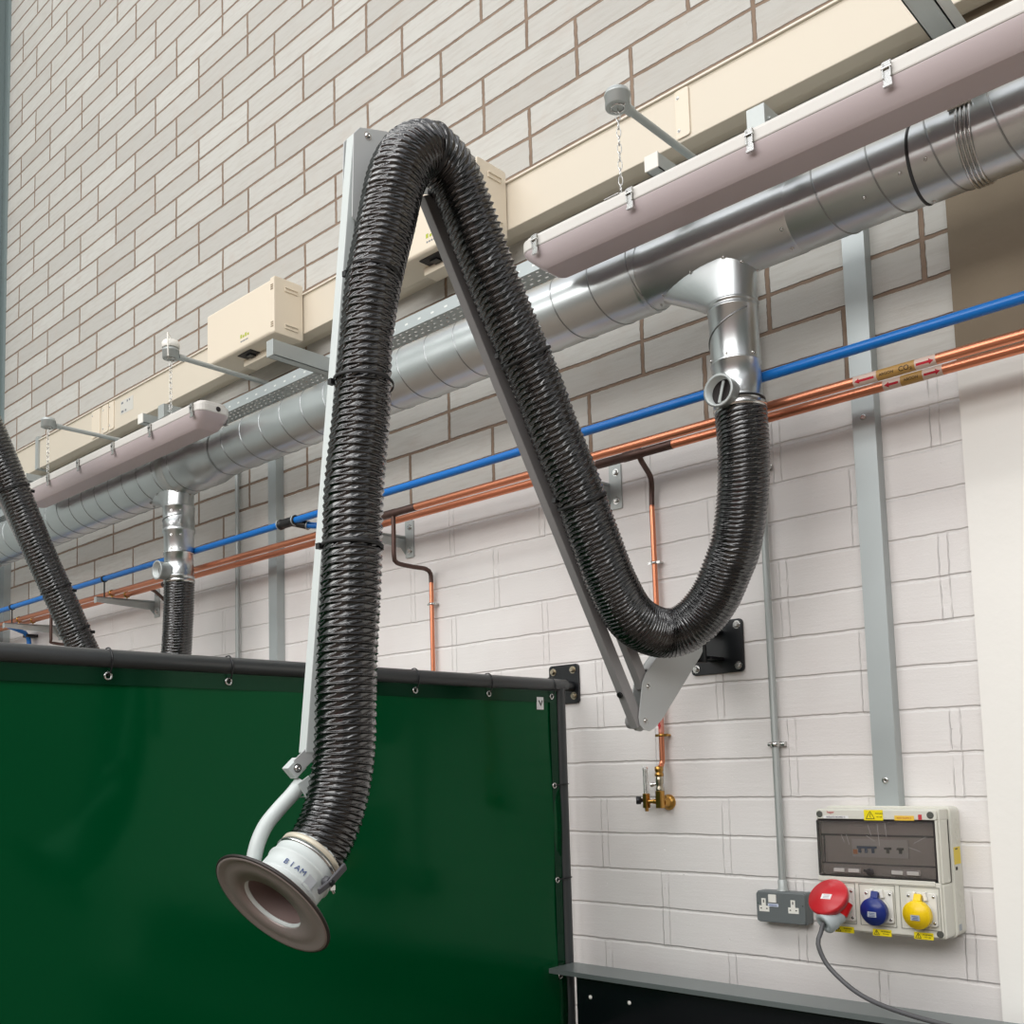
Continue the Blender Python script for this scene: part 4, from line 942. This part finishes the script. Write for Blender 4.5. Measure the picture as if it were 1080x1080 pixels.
MB().bar(cc-u*.014-vv*.004,cc+u*.014-vv*.004,.015,.0006,vv).build('rating_label',lblw,dk)
mb=MB()
for k in (-1,0,1): mb.bar(cc+dn*.0006-u*.008+vv*(k*.004-.004),cc+dn*.0006+u*.008+vv*(k*.004-.004),.0011,.0004,vv)
mb.build('printing',mat('pale_print',srgb(170,150,160),.5),dk)
gc=Vector((.866,-.184,1.066)); gd=Vector((-.46,-.74,-.50)).normalized()
MB().lathe(gc-gd*.008,gd,[(0,.0255),(.02,.0265),(.024,.0285),(.046,.0285),(.050,.026),(.050,.013),(.036,.011),(.036,0)],28,False).build('cable_gland',gland,rpg)
cs=gc+gd*.030
cp=smooth_path([cs,cs+gd*.014,cs+gd*.022+Vector((.001,0,-.012)),(.842,-.240,1.00),(.862,-.242,.955),(.905,-.245,.917),(.955,-.258,.893),(1.02,-.275,.878),(1.12,-.30,.868),(1.25,-.33,.864),(1.42,-.36,.862),(1.8,-.42,.860)],.01)
MB().tube(cp,.0058,14).build('power_cable',cable,rpg)

# ------------------------------------------------------------------ black bench hood with steel ledge
bn=thing('bench_hood',(.5,-.07,0),'black steel bench back with a grey steel ledge on top, below the sockets','bench')
MB().box(-.086,2.6,-.195,-.070,.829,.832).build('ledge',bench_g,bn)
MB().box(-.086,2.6,-.1962,-.195,.818,.832).build('ledge_lip',bench_g,bn)
MB().box(.010,2.6,-.180,-.174,.05,.829).build('back_sheet',blk_g,bn)
MB().box(.010,.016,-.174,-.072,.05,.829).build('side_sheet',blk_g,bn)
for x,z in ((.063,.761),(.208,.763)): MB().lathe((x,-.180,z),(0,-1,0),[(0,.006),(.002,.006),(.004,.003)],16).build('rivet',whitep,bn)
MB().rbox(.0,1.9,-.75,-.182,.60,.652,.02,'z').build('bench_top',mat('bench_top_grey',srgb(92,90,84),.5,.4),bn,bevel=.004)
MB().box(.04,1.85,-.70,-.182,.0,.60).build('bench_base',blk,bn)

# ------------------------------------------------------------------ welding screen
ws=thing('welding_screen',(-.11,-1.5,0),'green translucent welding curtain laced to a black tubular frame, bolted to the wall','welding screen')
RZ=1.722; SX=-.11
rl=smooth_path([(SX,-3.4,RZ),(SX,-2.5,RZ),(SX,-1.0,RZ),(SX,-.10,RZ)],.1)
MB().tube([(SX,-3.4,RZ),(SX,-.045,RZ)],.0205,28).build('top_rail',postm,ws)
MB().tube([(SX,-.073,RZ-.01),(SX,-.073,.02)],.0185,24).build('post',postm,ws)
MB().tube([(SX,-3.38,RZ-.01),(SX,-3.38,.02)],.0195,24).build('post',postm,ws)
MB().box(SX-.05,SX+.05,-.10,-.03,0,.02).build('foot',blk,ws); MB().box(SX-.05,SX+.05,-3.43,-3.33,0,.02).build('foot',blk,ws)
wp=wallplate(ws,-.208,-.080,1.664,1.796,.009,((-.188,1.774),(-.103,1.776),(-.101,1.689),(-.188,1.689)),bolt=mat('bronze_bolt',srgb(176,166,146),.35,1))
MB().cyl((SX,-.045,RZ),(SX,-.009,RZ),.018,20).build('wall_stub',blk,ws)
# curtain with soft waves
mb=MB(); ny,nz=90,50; vs=[];y0,y1,z0,z1=-3.32,-.093,.06,1.703
rn=random.Random(3)
for i in range(ny+1):
    for j in range(nz+1):
        y=y0+(y1-y0)*i/ny; z=z0+(z1-z0)*j/nz; t=j/nz
        w=.0035*math.sin(y*5.2+.8)*(1-t)**.5+.0025*math.sin(y*2.1+z*2)+.0012*math.sin(y*19+z*3)*math.exp(-(z1-z)*6)
        near=math.exp(-(y1-y)*30); w+=.006*near*math.sin(z*11)
        vs.append((SX+w,y,z))
fs=[(i*(nz+1)+j,(i+1)*(nz+1)+j,(i+1)*(nz+1)+j+1,i*(nz+1)+j+1) for i in range(ny) for j in range(nz)]
ct=MB().add(vs,fs,True).build('curtain',curt,ws); sm=ct.modifiers.new('solid','SOLIDIFY'); sm.thickness=.0012
hm_=mat('hem_green',srgb(0,44,24),.16,spec=.3); hm_.node_tree.nodes['Principled BSDF'].inputs['Specular Tint'].default_value=(.5,1,.7,1)
MB().box(SX+.0008,SX+.0042,y0,y1,1.664,1.7035).build('top_hem',hm_,ct)
MB().box(SX+.001,SX+.0044,-.128,y1,.06,1.690).build('side_hem',bpy.data.materials['hem_green'],ct)
for y,z in [(-3.114+.3*k,1.683) for k in range(11) if k<10]+[(-.120,1.683),(-.120,1.395),(-.120,1.095),(-.120,.795),(-.120,.495)]:
    side_e = abs(y+.120)<.002 and z<1.6
    e=MB().ring((SX+.0058,y,z),(1,0,0),.0075,.0026,20,8).build('eyelet',zinc,ct)
    if side_e:
        pts=[(SX+.006,y,z),(SX+.012,y+.02,z+.003),(SX+.022,-.073,z+.004),(SX+.006,-.051,z+.004),(SX-.012,-.056,z+.004),(SX-.022,-.073,z+.004),(SX-.008,y+.01,z),(SX-.003,y,z)]
    else:
        pts=[(SX+.006,y,z),(SX+.016,y+.002,z+.012),(SX+.0225,y+.002,RZ),(SX+.010,y+.002,RZ+.021),(SX-.010,y+.002,RZ+.021),(SX-.0225,y+.002,RZ),(SX-.012,y+.001,z+.012),(SX-.003,y,z)]
    MB().tube(smooth_path(pts,.004),.0018,8).build('lacing_cord',blk,e)
st_=MB().box(SX+.0030,SX+.0046,-.192,-.160,1.640,1.680).build('sticker',lblw,ct)
MB().add([(SX+.0052,-.186,1.668),(SX+.0052,-.181,1.670),(SX+.0052,-.174,1.658),(SX+.0052,-.168,1.671),(SX+.0052,-.164,1.668),(SX+.0052,-.174,1.650)],[(0,1,2,3,4,5)]).build('printing',ink,st_)

# ------------------------------------------------------------------ light and camera
def area(name,loc,target,sx,sy,power,col=(1,1,1)):
    l=bpy.data.lights.new(name,'AREA'); l.shape='RECTANGLE'; l.size=sx; l.size_y=sy; l.energy=power; l.color=col
    o=bpy.data.objects.new(name,l); C.objects.link(o); o.location=loc
    o.rotation_euler=(Vector(target)-Vector(loc)).to_track_quat('-Z','Y').to_euler(); return o
area('rooflight_main',(-.5,-5.2,9.2),(-.5,-.3,2.2),13,1.6,430,(1,.985,.96))
area('rooflight_far',(.5,-8.2,5.0),(.5,-.3,1.6),12,2.6,560,(1,.99,.97))
w=bpy.data.worlds.new('hall_ambient'); bpy.context.scene.world=w; w.use_nodes=True
nt=w.node_tree; bg=nt.nodes['Background']
tc=nt.nodes.new('ShaderNodeTexCoord'); sp=nt.nodes.new('ShaderNodeSeparateXYZ'); nt.links.new(tc.outputs['Generated'],sp.inputs[0])
cr=nt.nodes.new('ShaderNodeValToRGB'); nt.links.new(sp.outputs['Z'],cr.inputs['Fac'])
cr.color_ramp.elements[0].position=0; cr.color_ramp.elements[0].color=(.30,.27,.25,1)
cr.color_ramp.elements[1].position=.7; cr.color_ramp.elements[1].color=(.95,.96,1,1)
e=cr.color_ramp.elements.new(.25); e.color=(.62,.62,.64,1)
nt.links.new(cr.outputs['Color'],bg.inputs['Color']); bg.inputs['Strength'].default_value=1.22

cam=bpy.data.cameras.new('camera'); co=bpy.data.objects.new('camera',cam); C.objects.link(co); bpy.context.scene.camera=co
ya,pi_,ro=.7435,.0925,-.0283
fw=Vector((-math.sin(ya)*math.cos(pi_),math.cos(ya)*math.cos(pi_),math.sin(pi_))); r=Vector((math.cos(ya),math.sin(ya),0)); up=r.cross(fw)
r2=math.cos(ro)*r+math.sin(ro)*up; u2=-math.sin(ro)*r+math.cos(ro)*up
Mc=Matrix((r2,u2,-fw)).transposed().to_4x4(); Mc.translation=Vector((2.0679,-2.6691,1.4611)); co.matrix_world=Mc
cam.sensor_fit='HORIZONTAL'; cam.sensor_width=36; cam.lens=1087.378/1080*36; cam.shift_y=167.31/1080; cam.shift_x=0; cam.clip_start=.05
sc=bpy.context.scene; sc.view_settings.view_transform='Standard'; sc.view_settings.look='None'; sc.view_settings.gamma=1; sc.view_settings.use_curve_mapping=False; sc.view_settings.exposure=-.20
